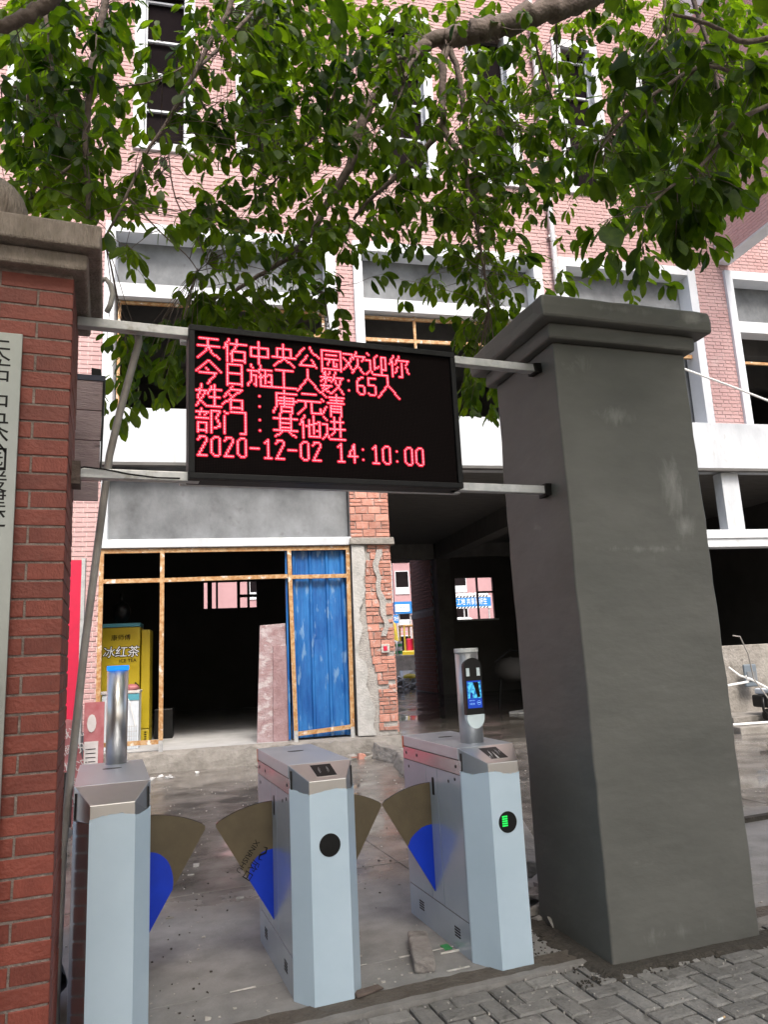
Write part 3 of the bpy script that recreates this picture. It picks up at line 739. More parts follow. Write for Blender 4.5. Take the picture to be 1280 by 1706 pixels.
# ------------------------------------------------------------------ things in the shop
sh = Thing('drinks_fridge', 'tall yellow drinks fridge with iced tea lettering inside the left bay', 'fridge', (-1.47, 12.6, FZ), frame=FY)
MB().box(-1.77, -1.18, 12.52, 13.1, FZ, 2.10).build('door', m_yellow, sh, bevel=.012)
MB().box(-1.165, -1.03, 12.6, 13.15, .5, 2.05).build('side_panel', m_yellow, sh, bevel=.01)
MB().box(-1.165, -1.03, 12.6, 13.15, FZ, .49).build('vent_panel', m_yellow, sh, bevel=.01)
b = MB()
for k in range(5): b.box(-1.10, -1.07, 12.592, 12.599, .30+k*.035, .315+k*.035)
b.build('vent_slots', m_ink, sh, kind='stuff')
MB().box(-1.77, -1.18, 12.5, 13.1, 2.105, 2.16).build('top_panel', m_teal, sh)
Xd, Zd = Vector((1, 0, 0)), Vector((0, 0, 1))
text_part('brand_lettering', '康师傅', m_ink, sh, (-1.47, 12.515, 1.93), .10, Xd, Zd)
a = text_part('lettering_outline', '冰红茶', m_ink, sh, (-1.46, 12.516, 1.70), .185, Xd, Zd+Xd*.12)
for dx, dz in ((-.011, 0), (.011, 0), (0, .011), (0, -.011), (.008, .008), (-.008, -.008)):
    text_part('lettering_outline', '冰红茶', m_ink, sh, (-1.46+dx, 12.515, 1.70+dz), .185, Xd, Zd+Xd*.12)
text_part('lettering', '冰红茶', m_signw, sh, (-1.46, 12.508, 1.70), .185, Xd, Zd+Xd*.12)
text_part('lettering', 'ICE TEA', m_ink, sh, (-1.36, 12.514, 1.57), .075, Xd, Zd)
b = MB(); b.tube([(-1.24, 12.5, 1.02), (-1.2, 12.46, 1.06), (-1.19, 12.46, 1.18), (-1.24, 12.5, 1.22)], .014); b.build('handle', m_ink, sh)
fz = Thing('chest_freezer', 'white chest freezer with teal rim and worn print beside the yellow fridge', 'freezer', (-1.35, 12.1, FZ), frame=FY)
MB().box(-1.66, -1.13, 11.95, 12.35, FZ, 1.08).build('body', m_applw, fz, bevel=.01)
MB().box(-1.40, -1.125, 11.94, 11.949, .98, 1.07).build('rim', m_teal, fz)
MB().box(-1.7, -1.12, 11.93, 12.37, 1.081, 1.12).build('top', m_whitecard, fz, bevel=.006)
b = MB()
for k in range(9): b.tube([(-1.42+k*.033, 11.90, .3), (-1.42+k*.033, 11.90, .62)], .003, 4)
for k in range(5): b.tube([(-1.42, 11.90, .32+k*.07), (-1.14, 11.90, .32+k*.07)], .003, 4)
b.build('wire_basket', m_pole, fz, kind='stuff')
b = MB(); b.tube([(-1.35, 11.93, 1.13), (-1.25, 11.88, .95), (-1.17, 11.9, .6)], .006); b.build('cable', m_pvc, frame=FY, label='thin white cable hanging over the freezer front', cat='cable')
MB().sphere((-1.26, 12.1, 1.16), .09, 1.4, .8, .55, 12, .15).build('cloth', m_redcard, frame=FY, label='crumpled dark red cloth lying on the freezer top', cat='cloth', smooth=True)
MB().box(-1.0, -.7, 13.2, 13.6, FZ, .75).build('crate', m_black, frame=FY, label='dim crate on the floor right of the yellow fridge', cat='crate', bevel=.01)
b = MB(); b.sphere((-1.5, 12.75, 2.36), .15, 1, 1, 1.2, 14); b.tube([(-1.5, 12.75, 2.5), (-1.5, 12.75, 2.66)], .035); b.build('water_bottle', m_black, frame=FY, label='large water bottle standing on the yellow fridge', cat='bottle', smooth=True)
cd = Thing('poster_stand', 'red and white printed poster board standing before the shop corner', 'poster', (-1.63, 11.1, 0), frame=FY)
MB().box(-1.76, -1.5, 11.08, 11.1, .02, 1.02).build('board', m_redcard, cd)
MB().prism([(-1.66+.06*math.cos(t*PI/6), .74+.12*math.sin(t*PI/6)) for t in range(12)], 11.07, 11.079, 'y').build('oval', m_whitecard, cd)
MB().box(-1.75, -1.57, 11.072, 11.079, .03, .5).build('white_field', m_whitecard, cd)
b = MB()
for k in range(6): b.box(-1.73, -1.60, 11.068, 11.0715, .12+k*.055, .13+k*.055)
b.build('print_lines', m_ink, cd, kind='stuff')
MB().box(-1.86, -1.80, 11.02, 11.2, -.0, .98).build('black_board', m_black, frame=FY, label='narrow black board standing left of the poster', cat='board', bevel=.01)
# red banner and leaning red and white board behind the left pillar
rbn = Thing('banner_frame', 'tall shiny red banner panel on a dark frame behind the left pillar', 'banner', (-1.65, 9.6, 0), frame=FY)
MB().box(-2.05, -1.60, 9.58, 9.6, 0, 2.80).build('panel', m_red, rbn)
MB().box(-1.598, -1.555, 9.56, 9.63, 0, 2.82).build('frame_post', m_pole, rbn)
b = MB()
P4 = [(-1.75, 8.2, 1.05), (-1.42, 8.2, .98), (-1.15, 8.15, .05), (-1.48, 8.15, .02)]
b.poly([(x, y, z) for x, y, z in P4]+[(x, y+.03, z) for x, y, z in P4], [(0, 1, 2, 3), (4, 5, 6, 7), (0, 1, 5, 4), (1, 2, 6, 5), (2, 3, 7, 6), (3, 0, 4, 7)])
lb = b.build('leaning_board', m_redcard, frame=FY, label='red board with white printing leaning behind the left turnstile', cat='board')
Xs, Ys = Vector((.85, 0, .1)), Vector((-.5, 0, .95))
for k in range(5):
    text_part('lettering', '工程概况', m_whitecard, lb, (-1.54+k*.04, 8.145, .84-k*.16), .12, Xs, Ys)
MB().box(-1.44, -1.37, 8.0, 8.06, 0, .45).build('board_leg', m_black, lb)
# sheet and ply behind the laths
b = MB(); vs = []; n = 46
prof = []
for i in range(n+1):
    u = 1.13+.93*i/n; k = (i*1.0/n*3.6+.2) % 1
    y = FC+.10 + (-.035 if .40 < k < .58 else 0) + .004*math.sin(i*1.3)
    prof.append((u, y))
rows_ = [.30, .5, 1.0, 1.5, 1.75, 1.8, 2.4, 3.0, 3.17]
for z in rows_:
    for (u, y) in prof: vs.append((u, y+R.uniform(-.004, .004)+(.012*math.sin(u*9) if z in (1.75, 1.8) else 0), z))
fs = [(r*(n+1)+i, r*(n+1)+i+1, (r+1)*(n+1)+i+1, (r+1)*(n+1)+i) for r in range(len(rows_)-1) for i in range(n)]
b.poly(vs, fs); o = b.build('corrugated_sheet', m_sheet, frame=FY, label='blue corrugated metal sheet closing the right panel of the shopfront', cat='sheet')
sf = o.modifiers.new('thick', 'SOLIDIFY'); sf.thickness = .004
MB().box(1.07, 1.10, FC+.06, FC+.1, .29, 3.15).build('sheet_edge', m_sheet, o)
b = MB(); b.prism([(.60, FZ), (1.065, FZ), (1.06, 2.02), (.67, 2.0)], FC+.13, FC+.17, 'y'); b.build('plywood_panel', m_ply, frame=FY, label='taller pale stained formwork panel leaning beside the blue sheet', cat='panel', bevel=.003)
MB().prism([(.84, FZ), (1.07, FZ), (1.065, 1.68), (.86, 1.68)], FC+.10, FC+.125, 'y').build('plywood_panel', mat('reddish_formwork', (.36, .25, .26), (.23, .13, .135), scale=5, rough=.8, bump=.5, bscale=30), frame=FY, label='shorter reddish formwork panel in front of the taller pale one', cat='panel', bevel=.003)
# rubble by the column foot and broken kerb
rub = sorted((2.05+R.gauss(0, .32), FC-.42+R.gauss(0, .07)) for _ in range(12))
ORD = ('first', 'second', 'third', 'fourth', 'fifth', 'sixth', 'seventh', 'eighth', 'ninth', 'tenth', 'eleventh', 'twelfth')
for i, (X, Y) in enumerate(rub):
    q = R.uniform(.025, .085); k_ = R.randrange(3)
    MB().box(X-q, X+q*R.uniform(.6, 1.6), Y-q*.7, Y+q*.7, -.004, q*R.uniform(.5, 1.1), j=q*.35).build('rubble_piece', (m_debris, m_rawbrick, m_kerbm)[k_], frame=FY,
        label=f"{'large' if q > .055 else 'small'} {('pale grey', 'reddish', 'grey-brown')[k_]} fragment, {ORD[i]} from the left below the brick column", cat='rubble piece', group='rubble at the foot of the column')
pts = [(3.95, 11.15), (3.82, 10.5), (3.9, 9.9), (3.72, 9.3), (3.62, 8.8), (3.5, 8.3)]
for i in range(5):
    (xa, ya), (xb, yb2) = pts[i], pts[i+1]; h0 = .2-.025*i
    v = [(xa-.19, ya, -.01), (xa+.17, ya, -.01), (xa+.12, ya, h0), (xa-.13, ya, h0+.02), (xb-.17, yb2+.02, -.01), (xb+.17, yb2+.02, -.01), (xb+.1, yb2+.02, h0-.02), (xb-.12, yb2+.02, h0)]
    v = [(a+R.uniform(-.015, .015), b_, c+R.uniform(-.012, .012) if c > 0 else c) for a, b_, c in v]
    b = MB(); b.poly(v, [(0, 1, 2, 3), (4, 5, 6, 7), (0, 1, 5, 4), (1, 2, 6, 5), (2, 3, 7, 6), (3, 0, 4, 7)])
    o = b.build('kerb_block', m_kerbm, label=('broken earthy kerb block nearest the brick column', 'second broken kerb block from the brick column', 'middle broken kerb block running out from the column', 'fourth broken kerb block from the brick column', 'lowest broken kerb block at the yard end of the row')[i], cat='kerb', group='broken kerb running out from the column', bevel=.02)
    s_ = o.modifiers.new('sub', 'SUBSURF'); s_.subdivision_type = 'SIMPLE'; s_.levels = s_.render_levels = 3
    tx = bpy.data.textures.new('rough', 'CLOUDS'); tx.noise_scale = .12
    d_ = o.modifiers.new('rough', 'DISPLACE'); d_.texture = tx; d_.strength = .05; d_.mid_level = .5

# right-hand corner: welder, board, hoses, pipes
wl = Thing('welding_machine', 'black welding machine with tube frame, white lid and silver coil by the low wall', 'machine', (8.95, 10.65, .1), frame=FY)
MB().box(8.72, 9.35, 10.6, 10.95, .32, .52).build('housing', m_black, wl, bevel=.03)
MB().box(8.78, 9.3, 10.58, 10.93, .525, .62).build('lid', m_applw, wl, bevel=.02)
for k in range(5):
    b = MB(); b.tube([(8.80+k*.055, 10.58, .34), (8.78+k*.055, 10.55, .42), (8.80+k*.055, 10.58, .50)], .013); b.build('coil_ring', m_signw, wl)
b = MB(); b.tube([(8.62, 10.55, .5), (8.60, 10.55, .3), (8.66, 10.55, .22), (9.3, 10.55, .22), (9.38, 10.55, .35), (9.3, 10.55, .52), (8.7, 10.55, .55), (8.62, 10.55, .5)], .02); b.build('tube_frame', m_black, wl, smooth=True)
for u in (8.75, 9.2): MB().cyl((u, 10.56, .21), (u, 10.66, .21), .10, None, 16).build('wheel', m_black, wl)
gb = MB().box(8.90, 9.15, 11.25, 11.3, .62, 1.0).build('display_board', mat('slate_blue_paint', (.13, .16, .19), rough=.5), frame=FY, label='blue-grey square-framed board behind the welding machine', cat='board', bevel=.02)
MB().box(8.94, 9.11, 11.235, 11.248, .72, .88).build('panel_face', m_cement, gb)
MB().prism([(8.92, 1.02), (9.5, 1.0), (9.5, .35), (9.12, .45)], 10.45, 10.47, 'y').build('tilted_sign', m_redcard, frame=FY, label='tilted pinkish red card leaning at the right edge', cat='sign')
b = MB(); b.tube([(7.95, 10.2, 1.5), (8.15, 10.3, 1.48), (8.3, 10.35, 1.2), (8.38, 10.4, .8), (8.55, 10.3, .45), (8.85, 10.1, .2), (9.3, 10, .04)], .010, 6); b.build('cable', m_pipe, frame=FY, label='thin grey cable arching down from the low wall to the floor', cat='cable')
b = MB(); b.tube([(8.1, 10.6, 1.0), (8.25, 10.55, .86), (8.4, 10.5, .8), (8.7, 10.45, .62), (8.95, 10.5, .52)], .018, 6); b.tube([(8.0, 10.55, .72), (8.35, 10.5, .76), (8.33, 10.52, .86)], .02, 6); b.build('plastic_pipe', m_pvc, frame=FY, label='white plastic pipe branching against the low wall', cat='pipe')
b = MB(); b.tube([(8.7, 10.5, .45), (8.72, 10.3, .3), (8.85, 10.2, .15), (9.3, 10.1, .06)], .010, 6); b.build('cable', m_pvc, frame=FY, label='pale cable looping from the welding machine to the floor', cat='cable')
b = MB(); b.tube([(7.9, 10.42, .13), (9.6, 10.4, .12)], .02, 6); b.build('plastic_pipe', m_pvc, frame=FY, label='white plastic pipe lying along the low kerb', cat='pipe')
MB().sphere((9.0, 9.95, .05), .05).build('orange_ball', m_orange, frame=FY, label='small orange ball on the floor by the welding machine', cat='ball', smooth=True)
for i, (a, b0_, c, d, h, lb_) in enumerate([(2.62, 3.15, 4.55, 5.9, .11, 'long broken kerb stone lying left of the grey pillar'), (2.33, 2.75, 4.15, 4.5, .09, 'flat broken slab nearest the grey pillar, left side'), (2.25, 2.6, 3.92, 4.12, .06, 'small flat slab fragment low behind the right turnstile')]):
    v = MB(); v.poly([(a, c, -.004), (a+.16, c-.03, -.004), (b0_+.2, d, -.004), (b0_, d, -.004), (a, c, h), (a+.16, c-.03, h*.8), (b0_+.2, d, h), (b0_, d, h*1.05)], [(0, 1, 2, 3), (4, 5, 6, 7), (0, 1, 5, 4), (1, 2, 6, 5), (2, 3, 7, 6), (3, 0, 4, 7)])
    v.build('broken_slab', m_kerbm, label=lb_, cat='slab', bevel=.012)
MB().box(3.4, 9, 4.93, 5.0, -.004, .035, j=.004).build('channel_edge', m_soil, kind='structure')
heap(40, 2.45, 3.98, .09, .18, m_debris, 'rubble', 'dark rubble wedged between the right turnstile and grey pillar', 'rubble', .01, .045, -.004, .1, frame=0)
heap(30, .45, 10.7, .25, .08, m_bag, 'plaster_crumbs', 'white plaster crumbs on the wet yard before the shop step', 'crumbs', .006, .03, -.002, .02, frame=0)
# litter
for i, (px, py) in enumerate([(327, 1443), (318, 1458), (283, 1530), (400, 1496), (520, 1470)]):
    d = ray(px, py); t = -EYE/d.z; X, Y = d.x*t, d.y*t
    if i == 0: MB().box(X-.02, X+.02, Y-.02, Y+.02, 0, .02, j=.006).build('litter', m_gypsum, label='largest white crumb of litter between the left wings', cat='litter', group='litter on the yard')
    else: MB().box(X-.022, X+.022, Y-.006, Y+.006, 0, .008, j=.003).build('litter', m_gypsum if i != 2 else m_kerbm, label=('', 'thin scrap just below the largest white crumb', 'pale wooden scrap nearest the left wing point', 'white scrap left of the middle wing point', 'scrap under the middle turnstile')[i], cat='litter', group='litter on the yard')
d = ray(1203, 1702); t = -EYE/d.z; X, Y = d.x*t, d.y*t
cg = MB().cyl((X-.018, Y, .010), (X+.012, Y+.006, .010), .004).build('cigarette_end', m_signw, label='cigarette end with tan filter on the pavers by the corner', cat='cigarette')
MB().cyl((X+.0125, Y+.006, .010), (X+.026, Y+.009, .010), .0042).build('filter', m_lath, cg)
# loose brick between turnstiles
b = MB(); b.box(-.052, .052, -.19, .19, 0, .065)
b.bm.transform(Matrix.Translation((1.50, 3.715, 0)) @ Matrix.Rotation(-.30, 4, 'Z'))
o = b.build('loose_brick', mat('weathered_brick', (.19, .17, .16), (.27, .25, .235), scale=9, rough=.9, bump=.8, bscale=30, spots=(7, .6, (.1, .09, .08), .6)), label='weathered grey brick lying on the slab between two turnstiles', cat='brick', bevel=.012)
s_ = o.modifiers.new('sub', 'SUBSURF'); s_.subdivision_type = 'SIMPLE'; s_.levels = s_.render_levels = 3
tx = bpy.data.textures.new('chip', 'CLOUDS'); tx.noise_scale = .05
d_ = o.modifiers.new('rough', 'DISPLACE'); d_.texture = tx; d_.strength = .012
for (a, c, q, m__) in ((1.66, 3.70, .0, m_gypsum), (1.6, 3.50, .0, m_gypsum), (2.0, 3.30, .25, m_gypsum)):
    b = MB(); b.box(-.06, .06, -.004, .004, 0, .006, j=.002); b.bm.transform(Matrix.Translation((a, c, .004)) @ Matrix.Rotation(q, 4, 'Z'))
    b.build('wood_sliver', m__, label={1.66: 'white sliver by the green scrap under the right turnstile', 1.6: 'thin pale sliver on the slab in front of the loose brick', 2.0: 'pale sliver on the dark soil before the grey pillar'}[a], cat='sliver')
MB().box(1.64, 1.68, 3.74, 3.80, .0, .005, j=.004).build('green_scrap', m_green, label='dark green scrap under the side of the right turnstile', cat='scrap')
b = MB(); b.box(-.07, .07, -.02, .02, 0, .012, j=.005); b.bm.transform(Matrix.Translation((1.13, 3.46, .008)) @ Matrix.Rotation(.25, 4, 'Z')); b.build('bark_strip', m_bark, label='curled bark strip at the foot of the middle turnstile', cat='bark')

# ------------------------------------------------------------------ left gate pillar
lp = Thing('brick_pillar', 'red tiled gate pillar with cast cap at the left edge', 'pillar', (-.6, 3.28, 0))
LX, LY0, LY1, LZ = -.16, 3.0, 3.55, 3.07
MB().box(-1.05, LX-.004, LY0+.004, LY1-.004, -.1, LZ).build('core', m_tmortar, lp)
tl = [brick_mesh('tile', .24, .0119, .0595, m_brick, .002, .0010) for _ in range(5)]
z = LZ-.047; row = 1
while z > .02:
    a = LX
    first = .262 if row % 2 else .125
    while a > -1.0:
        l = first if a == LX else .262
        o = inst(R.choice(tl), 'tile', (a-l/2, LY0+R.uniform(-.001, .0015), z), lp, rot=(0, R.uniform(-.004, .004), 0), scale=(l/.24, 1, 1))
        a -= l+.0085
    bb = LY0+.004; k = 0
    while bb < LY1-.02:
        l = (.115 if row % 2 else .24) if k == 0 else .24
        l = min(l, LY1-bb)
        inst(R.choice(tl), 'tile', (LX+R.uniform(-.001, .0012), bb+l/2, z), lp, rot=(0, 0, PI/2), scale=(l/.24, 1, 1)); bb += l+.0085; k += 1
    z -= .0685; row += 1
cp_ = MB(); cp_.box(-1.10, -.107, 2.945, 3.605, LZ, 3.145, j=.003); cp_.build('lower_cap', m_cap, lp, bevel=.012)
MB().box(-1.15, -.058, 2.895, 3.655, 3.146, 3.252, j=.003).build('upper_cap', m_cap, lp, bevel=.009)
MB().sphere((-.52, 3.27, 3.44), .155, 1, 1, 1.15, 24).cyl((-.52, 3.27, 3.253), (-.52, 3.27, 3.32), .17, .12, 24).build('ball_finial', m_cap, lp, smooth=True)
# steel plaque with vertical lettering
pq = MB().box(-.80, -.332, 2.955, 2.968, .35, 2.775).build('name_plaque', mat('plaque_steel', (.34, .35, .33), (.26, .27, .255), scale=3, rough=.36, metal=.7, stretch=(1, 1, .4), spots=(8, .64, (.16, .16, .15), .6)), label='brushed steel plaque with black vertical characters on the red pillar', cat='plaque', bevel=.002)
for ch, pz in zip('天佑中央公园援建处', (585, 620, 673, 705, 738, 767, 803, 838, 862)):
    zc = at(-5, pz, 2.955).z
    text_part('character', ch, m_ink, pq, (-.402-.018*(zc-1.9), 2.9548, zc), .098, (1, 0, 0), (0, 0, 1), depth=.0006)
# wooden-faced box behind the pillar
wb = Thing('planked_box', 'weathered white planked signboard with dark frame behind the red pillar', 'signboard', (-.28, 4.0, 2.34))
m_plank = mat('old_white_plank', (.36, .27, .28), (.46, .36, .37), scale=5, rough=.8, bump=.4, bscale=30, rand=.12, stretch=(1, 1, 6), spots=(7, .64, (.12, .09, .09), .7))
z = 2.345
for i, h in enumerate((.105, .06, .16, .165, .17)):
    zz = z+h-.004; xr = -.062+.012*(z-2.345)/.6
    MB().box(-.5, xr, 4.0, 4.02, z, zz).build('plank', m_plank, wb, bevel=.003); z += h
MB().box(-.5, -.04, 3.995, 4.08, 3.0, 3.03).build('top_rail', mat('navy_strip', (.02, .025, .05), rough=.5), wb)
b = MB(); b.prism([(-.058, 2.47), (-.050, 2.47), (-.040, 3.0), (-.052, 3.0)], 3.99, 4.1, 'y'); b.build('side_rail', m_black, wb)
MB().box(-.11, -.06, 4.0, 4.06, 3.031, 3.07, j=.004).build('bracket', m_black, wb)
MB().cyl((-.3, 4.06, 0), (-.3, 4.06, 2.345), .03).build('post', m_pole, wb)

# ------------------------------------------------------------------ right gate pillar
def add_smears(m, spots, c=(.25, .25, .24)):
    n = m.node_tree; N = n.nodes; L = n.links; b = N['Principled BSDF']
    src = b.inputs['Base Color'].links[0].from_socket
    g = N.new('ShaderNodeNewGeometry')
    z = N.new('ShaderNodeTexNoise'); z.inputs['Scale'].default_value = 5; z.inputs['Detail'].default_value = 10; z.inputs['Roughness'].default_value = .7; z.inputs['Distortion'].default_value = .6
    mp = N.new('ShaderNodeMapping'); mp.inputs['Scale'].default_value = (2.2, 2, .9); mp.inputs['Rotation'].default_value = (0, .5, 0)
    L.new(g.outputs['Position'], mp.inputs[0]); L.new(mp.outputs[0], z.inputs[0])
    tot = None
    for (p, rad, k) in spots:
        d = N.new('ShaderNodeVectorMath'); d.operation = 'SUBTRACT'; L.new(g.outputs['Position'], d.inputs[0]); d.inputs[1].default_value = p
        d2 = N.new('ShaderNodeVectorMath'); d2.operation = 'DIVIDE'; L.new(d.outputs[0], d2.inputs[0]); d2.inputs[1].default_value = rad
        l = N.new('ShaderNodeVectorMath'); l.operation = 'LENGTH'; L.new(d2.outputs[0], l.inputs[0])
        r = N.new('ShaderNodeMapRange'); L.new(l.outputs['Value'], r.inputs[0]); r.inputs[1].default_value = 0; r.inputs[2].default_value = 1; r.inputs[3].default_value = k; r.inputs[4].default_value = 0
        if tot is None: tot = r.outputs[0]
        else:
            a = N.new('ShaderNodeMath'); a.operation = 'MAXIMUM'; L.new(tot, a.inputs[0]); L.new(r.outputs[0], a.inputs[1]); tot = a.outputs[0]
    a = N.new('ShaderNodeMath'); a.operation = 'ADD'; L.new(tot, a.inputs[0]); L.new(z.outputs[0], a.inputs[1])
    r = N.new('ShaderNodeMapRange'); L.new(a.outputs[0], r.inputs[0]); r.inputs[1].default_value = .66; r.inputs[2].default_value = 1.05; r.inputs[4].default_value = .7
    mx = N.new('ShaderNodeMix'); mx.data_type = 'RGBA'; L.new(r.outputs[0], mx.inputs[0]); L.new(src, mx.inputs[6]); mx.inputs[7].default_value = (*c, 1)
    L.new(mx.outputs[2], b.inputs['Base Color'])
add_smears(m_pillar, [((2.62, 3.15, 2.72), (.22, .3, .09), .42), ((2.93, 3.14, 2.32), (.12, .3, .24), .5), ((2.97, 3.14, 2.1), (.09, .3, .12), .5), ((2.40, 3.16, 3.0), (.2, .3, .16), .25), ((3.1, 3.0, 3.3), (.12, .3, .06), .6), ((2.55, 3.0, 3.3), (.4, .3, .04), .3), ((2.7, 3.14, 1.98), (.5, .3, .03), .28), ((2.6, 3.15, .1), (.6, .4, .08), .25)])
gp = Thing('gate_pillar', 'massive dark grey cement pillar with stepped cap at the right', 'pillar', (2.69, 3.5, 0))
YR = -.045
def rot_about(b, cx=2.25, cy__=3.18, a=YR):
    b.bm.transform(Matrix.Translation((cx, cy__, 0)) @ Matrix.Rotation(a, 4, 'Z') @ Matrix.Translation((-cx, -cy__, 0))); return b
def rough_box(x0, x1, y0, y1, z0, z1, nx, ny, nz, j):
    b = MB(); b.box(x0, x1, y0, y1, z0, z1)
    for ax, cnt, lo, hi in ((0, nx, x0, x1), (1, ny, y0, y1), (2, nz, z0, z1)):
        for i in range(1, cnt):
            co = [0, 0, 0]; no = [0, 0, 0]; co[ax] = lo+(hi-lo)*i/cnt; no[ax] = 1
            bmesh.ops.bisect_plane(b.bm, geom=b.bm.verts[:]+b.bm.edges[:]+b.bm.faces[:], plane_co=co, plane_no=no)
    for v in b.bm.verts:
        q = .35+.65*min(1, abs(v.co.z-z0)*4)
        for k in range(2): v.co[k] += R.gauss(0, j)+.003*math.sin(v.co.z*2.3+k)
    return b
b = rough_box(2.25, 3.12, 3.18, 3.87, -.06, 3.125, 6, 5, 26, .0022)
o = rot_about(b).build('shaft', m_pillar, gp, bevel=.012, smooth=False)
for p in o.data.polygons: p.use_smooth = True
o.modifiers['bevel'].limit_method = 'ANGLE'; o.modifiers['bevel'].angle_limit = math.radians(50)
o.modifiers['bevel'].harden_normals = True
rot_about(rough_box(2.20, 3.165, 3.13, 3.92, 3.126, 3.215, 8, 6, 2, .003)).build('lower_cap', m_pillar, gp, bevel=.012)
rot_about(rough_box(2.13, 3.24, 3.065, 3.985, 3.216, 3.345, 10, 8, 2, .004)).build('upper_cap', m_pillar, gp, bevel=.016)

# ------------------------------------------------------------------ sign, poles
for nm, z, lb_ in (('upper', 3.035, 'upper grey steel rail joining the two pillars above the LED screen'), ('lower', 2.33, 'lower grey steel rail joining the two pillars below the LED screen')):
    b = MB()
    b.box(LX+.001, .38, 3.345, 3.395, z-.022, z+.022); 
    o = b.box(1.66, 2.262, 3.345, 3.395, z-.02, z+.024).box(.30, 1.75, 3.43, 3.47, z-.018, z+.018).build('support_rail', m_pole, label=lb_, cat='rail', group='rails carrying the LED screen', bevel=.004)
    MB().box(2.225, 2.30, 3.33, 3.41, z-.03, z+.03, j=.008).build('rough_socket', m_ink, o)
LEDM = mat('led_face', (.003, .003, .003), rough=.8, spec=.05)
n_ = LEDM.node_tree; tc = n_.nodes.new('ShaderNodeNewGeometry'); vm = n_.nodes.new('ShaderNodeVectorMath'); vm.operation = 'SCALE'; vm.inputs['Scale'].default_value = 1/.0074
n_.links.new(tc.outputs['Position'], vm.inputs[0]); fr_ = n_.nodes.new('ShaderNodeVectorMath'); fr_.operation = 'FRACTION'; n_.links.new(vm.outputs[0], fr_.inputs[0])
sb_ = n_.nodes.new('ShaderNodeVectorMath'); sb_.operation = 'SUBTRACT'; sb_.inputs[1].default_value = (.5, .5, .5); n_.links.new(fr_.outputs[0], sb_.inputs[0])
ml = n_.nodes.new('ShaderNodeVectorMath'); ml.operation = 'MULTIPLY'; ml.inputs[1].default_value = (1, 0, 1); n_.links.new(sb_.outputs[0], ml.inputs[0])
ln = n_.nodes.new('ShaderNodeVectorMath'); ln.operation = 'LENGTH'; n_.links.new(ml.outputs[0], ln.inputs[0])
rp = n_.nodes.new('ShaderNodeValToRGB'); rp.color_ramp.elements[0].position = .3; rp.color_ramp.elements[0].color = (.011, .007, .007, 1); rp.color_ramp.elements[1].position = .36; rp.color_ramp.elements[1].color = (.0015, .001, .0012, 1)
n_.links.new(ln.outputs['Value'], rp.inputs[0]); n_.links.new(rp.outputs[0], n_.nodes['Principled BSDF'].inputs['Base Color'])
ls = Thing('led_sign', 'black LED screen showing red Chinese text and the date between the pillars', 'LED screen', (1.0, 3.36, 2.3))
SX0, SX1, SZ0, SZ1 = .326, 1.702, 2.31, 3.052
MB().box(SX0, SX1, 3.315, 3.425, SZ0, SZ1).build('case', m_blackm, ls, bevel=.004)
fb_ = MB(); t_ = .030
fb_.box(SX0, SX1, 3.292, 3.314, SZ1-t_, SZ1).box(SX0, SX1, 3.292, 3.314, SZ0, SZ0+t_*.9).box(SX0, SX0+t_*.9, 3.2925, 3.314, SZ0+t_*.9, SZ1-t_).box(SX1-t_*.9, SX1, 3.2925, 3.314, SZ0+t_*.9, SZ1-t_)
fb_.build('bezel', m_blackm, ls, bevel=.003)
MB().box(SX0+.028, SX1-.028, 3.308, 3.3145, SZ0+.028, SZ1-.031).build('display', LEDM, ls)
G = {'天': '21d1 7177 16e6 77691e 879aee', '佑': '4016 343f 53f3 90945a 68e8ef 686f 6eee', '中': '24d4 242a 2ada d4da 707f', '央': '33c3c9 3339 09f9 7079 7a1f 8aef',
     '公': '5107 90a3f7 762dcd a9de', '园': '11e1ef 111f 1ede 44b4 37c7 675b 979cbcba', '欢': '0262 62570d 05386d 9075 83f3d6 a5a96f aaef',
     '迎': '1021 05353c0f 3c5fff 81636b99 b2e2ebcb b2be', '你': '4016 343f 8056 73f3d6 a5af8f 785c d8fc', '今': '7007 80f7 6576 28c8 c87f',
     '日': '31c1cf 313f 37c7 3ece', '施': '2032 0464 242a0e 27575e4d 8075 83f3 78f6fbdb b4bc 868efefc', '工': '22d2 727e 0efe', '人': '7076 760f 87ff',
     '数': '1022 6052 0474 3038 3407 3477 381c6f 0a7a 6a0f a086 94f4 e4ca7f 95b9ff', '姓': '3019 195d 0464 640e 9176 83f3 b0be 88e8 6efe',
     '名': '6017 62c20c 4567 59c9cf 595f 5ece', ':': '3545 3646 3b4b 3c4c', '唐': '7071 22f2 222a0f 45d5d949 37f7 747a 5bcbcf 5b5f 5ece',
     '元': '31c1 06f6 565a0f 969efefb', '清': '1032 0415 0e39 52f2 64e4 a0a6 46f6 68d8df 686f 6ada 6cdc', '部': '3031 0272 2324 6354 0676 19696f 191f 1e6e 919f 91e1c6e9ebbc',
     '门': '1132 141f 51e1efbf', '其': '03f3 404b b0bb 46b6 49b9 0bfb 5c1f aceF', '他': '4016 343f 57e4eaca a0ac 737eeeeb', '进': '1032 05353b0f 3c5fff 63e3 58f8 808a6c c0cd',
     '0': '32526466 666c 6c5e 5e3e 3e1c 1c14 1432', '1': '24424e 2e6e', '2': '1422 2252 5264 6465 651e 1e6e', '4': '521a 1a7a 525e', '5': '6212 1217 1757 5769 696c 6c5e 5e3e 3e1d', '6': '5223 2315 151c 1c3e 3e5e 5e6c 6c69 6958 5818', '-': '1868', ' ': '', '.': '3535 3c3c'}
